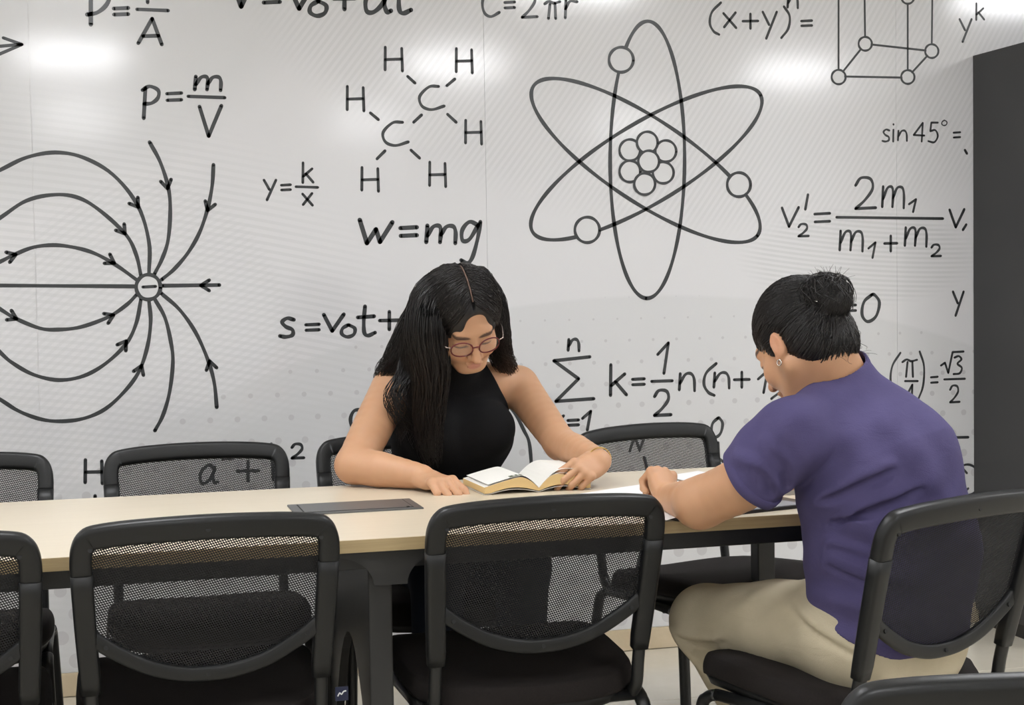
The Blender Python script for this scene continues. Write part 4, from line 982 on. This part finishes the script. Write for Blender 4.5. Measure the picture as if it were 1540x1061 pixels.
# trousers, shoes
vp = Vol((.98, 2.36, .03), (1.86, 3.32, .66), .0042)
vp.ecap(pelM+(0, .0, -.015), pelM+(0, 0, .03), latM, (.185, .150), (.172, .132), .03)
hL = pelM+latM*.085+(0, 0.02, .0); kL = aty(1062, 934, 3.02); aL = aty(1118, 1064, 3.00); aL = kL+(aL-kL)*2.7; aL[2] = .10
hR = pelM-latM*.085+(0, .02, .0); kR_ = np.array([1.66, 3.10, .515]); aR = np.array([1.64, 3.07, .10])
for h_, k_, a_ in ((hL, kL, aL), (hR, kR_, aR)): vp.chain([h_, h_*.5+k_*.5, k_], [.100, .092, .074], .04); vp.chain([k_, k_*.5+a_*.5, a_], [.070, .066, .058], .03)
folds(vp, (.98, 2.4, .3), (1.7, 3.2, .66), [(60, 60, 40, 0, .0035, tuple(kL+(.03, -.03, -.05)), .07), (70, -40, 60, 1, .0035, tuple(hL+(-.05, .02, .05)), .08), (40, 80, 30, .5, .0025, tuple(kL*.5+hL*.5), .12)])
chair_cut(vp, .022)
crease(vp, [([(1012, 948), (1045, 966), (1090, 968)], .007), ([(1020, 960), (1040, 985), (1060, 1010)], .005), ([(1195, 905), (1230, 950), (1290, 990)], .004)], .016)
V, F = vp.mesh(2); mp(np_mesh('trousers', V, F, M['khaki'])); del vp
for a_ in (aL, aR): shoe(None, a_, (-.4, .9, 0), mp)
# hair: pulled back into a bun
bun = HM.p(.006, -.110, .022)
vh = Vol(HM.c-.17, HM.c+.19, .0026)
vh.ell(HM.p(0, -.014, .030), HM.A, (.0805, .097, .092), .01); vh.ell(HM.p(0, -.048, -.034), HM.A, (.076, .060, .064), .03)
vh.ell(HM.p(0, .112, -.045), HM.A, (.085, .080, .094), .010, 's'); vh.ell(HM.p(0, .03, -.095), HM.A, (.12, .074, .060), .012, 's')
for s in (-1, 1): vh.ell(HM.p(s*.088, -.004, -.020), HM.A, (.022, .022, .036), .008, 's'); vh.cap(HM.p(s*.069, .022, .010), HM.p(s*.068, .020, -.022), .010, .004, .012)
vh.ell(bun, HM.A, (.048, .038, .044), .003); vh.ell(bun+HM.u*.014+HM.l*.016, HM.A, (.030, .026, .028), .003)
V, F = vh.mesh(1); hairM = mp(np_mesh('hair', V, F, M['hair_base']))
S = []; c0 = HM.p(0, -.014, .010); bd = unit(bun-c0); cand = V[np.random.choice(len(V), 2600)]; tt = np.linspace(0, .97, 20)
for q in cand:
    a = unit(q-c0)
    if a@bd > .88 or a@bd < -.98: continue
    d = slerp(a, bd, tt); rr = surf_r(vh, c0, d)
    if rr.min() < .070 or np.linalg.norm(q-c0)-rr[0] > .006: continue
    S.append(c0+d*(rr+random.uniform(-.0012, .0016))[:, None])
for _ in range(420):
    c0 = bun+HM.u*random.uniform(-.004, .012)+HM.l*random.uniform(-.012, .014); ax = unit(np.random.randn(3)*.8+HM.f*1.0); e1 = unit(np.cross(ax, HM.u)); e2 = np.cross(ax, e1); R = random.uniform(.022, .050); ph = random.uniform(0, 6.28); t = np.linspace(0, random.uniform(2.5, 5.5), 20)
    S.append(np.array([c0+(e1*math.cos(q+ph)+e2*math.sin(q+ph)*.85)*R+ax*.008*math.sin(2*q) for q in t]))
V, F = strands(S, .0010, .6); o = np_mesh('hair_strands', V, F, M['hair'], hairM); o['kind'] = 'stuff'; S = []
for _ in range(55):
    d0 = unit(HM.u*random.uniform(.3, 1)-HM.f*random.uniform(-.2, 1)+HM.l*random.uniform(-.8, .8)); p0 = bun+d0*.030; sdv = unit(np.random.randn(3)); t = np.linspace(0, 1, 20)
    L = random.uniform(.012, .030); S.append(np.array([p0+d0*L*q+sdv*.018*q*q for q in t]))
for _ in range(34):   # nape wisps
    p0 = HM.p(random.uniform(-.05, .05), -.085, random.uniform(-.075, -.02)); dn = unit(-HM.u+HM.f*-random.uniform(0, .8)+HM.l*random.uniform(-.5, .5)); sdv = np.random.randn(3)*.008; t = np.linspace(0, 1, 20); fr = random.uniform(3, 8)
    S.append(np.array([p0+dn*.045*q+sdv*math.sin(fr*q) for q in t]))
V, F = strands(S, .0005, .5); o = np_mesh('flyaway_hair', V, F, M['hair'], hairM); o['kind'] = 'stuff'
M['silver'] = new_mat('silver', (0.75, 0.73, 0.70), .2, 1.0)
er = tube('earring', [HM.p(.083, .004+.0055*math.cos(t), -.052+.0055*math.sin(t)) for t in np.linspace(0, 2*math.pi, 17)[:-1]], .0013, M['silver'], None, 6, up=tuple(HM.l), closed=True); tag(er, 'small silver hoop earring in the ear of the writing person', 'earring')
hc = tube('hair_clip', [bun+HM.l*.044+HM.f*.012+HM.u*-.002, bun+HM.l*.046-HM.f*.008-HM.u*.018], .0018, M['silver'], None, 6); tag(hc, 'small silver pin holding the black hair bun', 'hair pin')
# ================================================================ things on the table
# open paperback: two page blocks curving out of the spine, cover beneath
def gpt(px, py, z=.75): return np.array(atz(px, py, z))
M['page'] = new_mat('book_page', (0.80, 0.785, 0.74), .7); g = NT(new_mat('page_edges', (0.72, 0.50, 0.22), .8)); s_ = g.sep(g.obj())
g.col(g.mix(g.math('MULTIPLY', g.math('ADD', g.math('SINE', g.math('MULTIPLY', s_[2], 4200)), 1.0), .25), (0.76, 0.55, 0.26), (0.52, 0.34, 0.13))); M['page_edge'] = g.m
M['cover'] = new_mat('book_cover', (0.62, 0.60, 0.56), .4); M['green_print'] = new_mat('green_print', (0.10, 0.125, 0.075), .6); M['paper'] = new_mat('white_paper', (0.83, 0.83, 0.845), .6)
bs = gpt(838, 738); bf = gpt(762, 715, .765); bs = np.array([.962, 3.325, .75]); bdir = unit(np.array([-.03, 1.0, 0])); bl_ = .185; bx = np.array([bdir[1], -bdir[0], 0])
book = empty('open_book', tuple(bs)); tag(book, 'thick open paperback book with yellowed page edges on the table', 'book')
def bkp(o): o.parent = book; o.matrix_parent_inverse = Matrix.Translation(-Vector(bs)); return o
def half(sgn, wid, prof_top, prof_bot, nm):
    V = []; Fc = []; n = len(prof_top)
    for yy in (0.0, bl_):
        for (a, h) in prof_top: V.append(bs+bx*a*sgn*wid+bdir*yy+np.array([0, 0, h]))
        for (a, h) in prof_bot[::-1]: V.append(bs+bx*a*sgn*wid+bdir*yy+np.array([0, 0, h]))
    m = 2*n
    o = mesh_obj(nm, V, [tuple(range(m)), tuple(range(m, 2*m))[::-1]]+[(i, (i+1) % m, m+(i+1) % m, m+i) for i in range(m)], M['page_edge'], None)
    o.data.materials.append(M['page'])
    for i, p in enumerate(o.data.polygons):
        if 2 <= i < 2+n-1: p.material_index = 1
    bm = bmesh.new(); bm.from_mesh(o.data); bmesh.ops.recalc_face_normals(bm, faces=bm.faces); bm.to_mesh(o.data); bm.free(); return bkp(o)
aa = np.linspace(0, 1, 15)
topR = [(a, .006+.036*math.sin(min(1, a*2.6)*math.pi/2)*(1-.60*a**1.3)+.004) for a in aa]; botR = [(a, .0035+.0135*math.sin(math.pi*min(a*1.15, 1))**1.0*.9) for a in aa]
topL = [(a, .006+.034*math.sin(min(1, a*2.4)*math.pi/2)*(1-.78*a**1.4)+.004) for a in aa]; botL = [(a, .0035+.012*math.sin(math.pi*min(a*1.1, 1))*.9) for a in aa]
half(1, .125, topR, botR, 'page_block'); half(-1, .128, topL, botL, 'page_block')
def sheet(nm, sgn, wid, prof, mat, th=.0008, y0=0.0, y1=None):
    y1 = bl_ if y1 is None else y1; V = []; n = len(prof)
    for dz in (0, th):
        for yy in (y0, y1):
            for (a, h) in prof: V.append(bs+bx*a*sgn*wid+bdir*yy+np.array([0, 0, h+dz]))
    F = []
    for i in range(n-1): F += [(i, i+1, n+i+1, n+i), (2*n+i, 3*n+i, 3*n+i+1, 2*n+i+1), (i, 2*n+i, 2*n+i+1, i+1), (n+i, n+i+1, 3*n+i+1, 3*n+i)]
    F += [(0, n, 3*n, 2*n), (n-1, 3*n-1+0, 4*n-1, 2*n-1)]
    return bkp(mesh_obj(nm, V, F[:-1]+[(n-1, 2*n-1, 4*n-1, 3*n-1)], mat, None, False))
sheet('cover', 1, .128, [(a, .0008+.010*math.sin(math.pi*min(1, a*1.15))) for a in aa], M['cover'], .0012); sheet('cover', -1, .131, [(a, .0008+.009*math.sin(math.pi*min(1, a*1.1))) for a in aa], M['cover'], .0012)
# the lifted leaf held by the hand, and the left-hand top leaf
sheet('lifted_page', 1, .112, [(a, .010+.046*math.sin(min(1, a*1.7)*math.pi/2)*(1-.18*a)) for a in aa], M['page'], .0006)
sheet('lifted_page', 1, .118, [(a, .009+.041*math.sin(min(1, a*2.0)*math.pi/2)*(1-.42*a)) for a in aa], M['page'], .0006)
sheet('top_leaf', -1, .120, [(a, .0105+.036*math.sin(min(1, a*2.4)*math.pi/2)*(1-.64*a**1.4)) for a in aa], M['page'], .0006)
sheet('page_stamp', -1, .120, [(a, .0114+.036*math.sin(min(1, a*2.4)*math.pi/2)*(1-.64*a**1.4)) for a in np.linspace(.30, .55, 6)], M['green_print'], .0003, .003, .022)
for k_ in (0, 1): sheet('stamp_mark', -1, .120, [(a, .0119+.036*math.sin(min(1, a*2.4)*math.pi/2)*(1-.64*a**1.4)) for a in np.linspace(.36+.08*k_, .40+.08*k_, 4)], M['page'], .0003, .007, .018)
# papers and dark folder under the writing arm
def flat(name, corners, z0, z1, mat, label=None, cat=None):
    P = [gpt(*c_, z1) for c_ in corners]; n = len(P); V = [(p[0], p[1], z0) for p in P]+[(p[0], p[1], z1) for p in P]
    o = mesh_obj(name, V, [tuple(range(n))[::-1], tuple(range(n, 2*n))]+[(i, (i+1) % n, n+(i+1) % n, n+i) for i in range(n)], mat)
    bm = bmesh.new(); bm.from_mesh(o.data); bmesh.ops.recalc_face_normals(bm, faces=bm.faces); bm.to_mesh(o.data); bm.free()
    if label: tag(o, label, cat)
    return o
M['folder'] = new_mat('folder_black', (0.012, 0.012, 0.014), .35); M['greysheet'] = new_mat('grey_print_sheet', (0.25, 0.255, 0.28), .5)
def rect(c0, ux, w, d): uy = np.array([-ux[1], ux[0]]); return [c0, c0+ux*w, c0+ux*w+uy*d, c0+uy*d]
def slab(name, pts, z0, z1, mat, label, cat):
    n = len(pts); V = [(p[0], p[1], z0) for p in pts]+[(p[0], p[1], z1) for p in pts]
    o = mesh_obj(name, V, [tuple(range(n))[::-1], tuple(range(n, 2*n))]+[(i, (i+1) % n, n+(i+1) % n, n+i) for i in range(n)], mat); return tag(o, label, cat)
a0 = gpt(1018, 786)[:2]; ux = unit(gpt(1172, 769)[:2]-a0)
slab('folder', rect(a0+np.array([.005, .006]), ux, .36, .25), .7502, .7565, M['folder'], 'black folder lying under the papers at the near table edge', 'folder')
slab('printed_sheet', rect(a0+np.array([.03, .012]), unit(ux+np.array([.02, .03])), .30, .21), .7566, .7574, M['greysheet'], 'grey printed sheet on top of the black folder', 'paper')
b0 = gpt(872, 750)[:2]; vx = unit(gpt(1005, 790)[:2]-b0)
slab('paper_sheet', [gpt(868, 749)[:2], gpt(1003, 789)[:2], gpt(1130, 748)[:2], gpt(1010, 727)[:2]], .7576, .7582, M['paper'], 'white sheet of paper under the writing hand', 'paper')
slab('paper_sheet', [gpt(1000, 722)[:2], gpt(1130, 752)[:2], gpt(1180, 735)[:2], gpt(1050, 714)[:2]], .7583, .7589, M['paper'], 'white sheet of paper behind the writing forearm', 'paper')
# pen
pa = aty(969, 688, 3.10); pb = aty(975, 712, 3.07); pd = unit(pb-pa); pe = pb+pd*.085
pen = empty('pen', tuple(pe)); tag(pen, 'black pen held in the writing hand', 'pen')
for nm, a_, b_, r_ in (('barrel', pa, pe-pd*.015, .0042), ('tip', pe-pd*.015, pe, .0025)):
    o = tube(nm, [a_, b_], r_, M['folder'], None, 10, up=(1, 0, 0)); o.parent = pen; o.matrix_parent_inverse = Matrix.Translation(-Vector(pe))
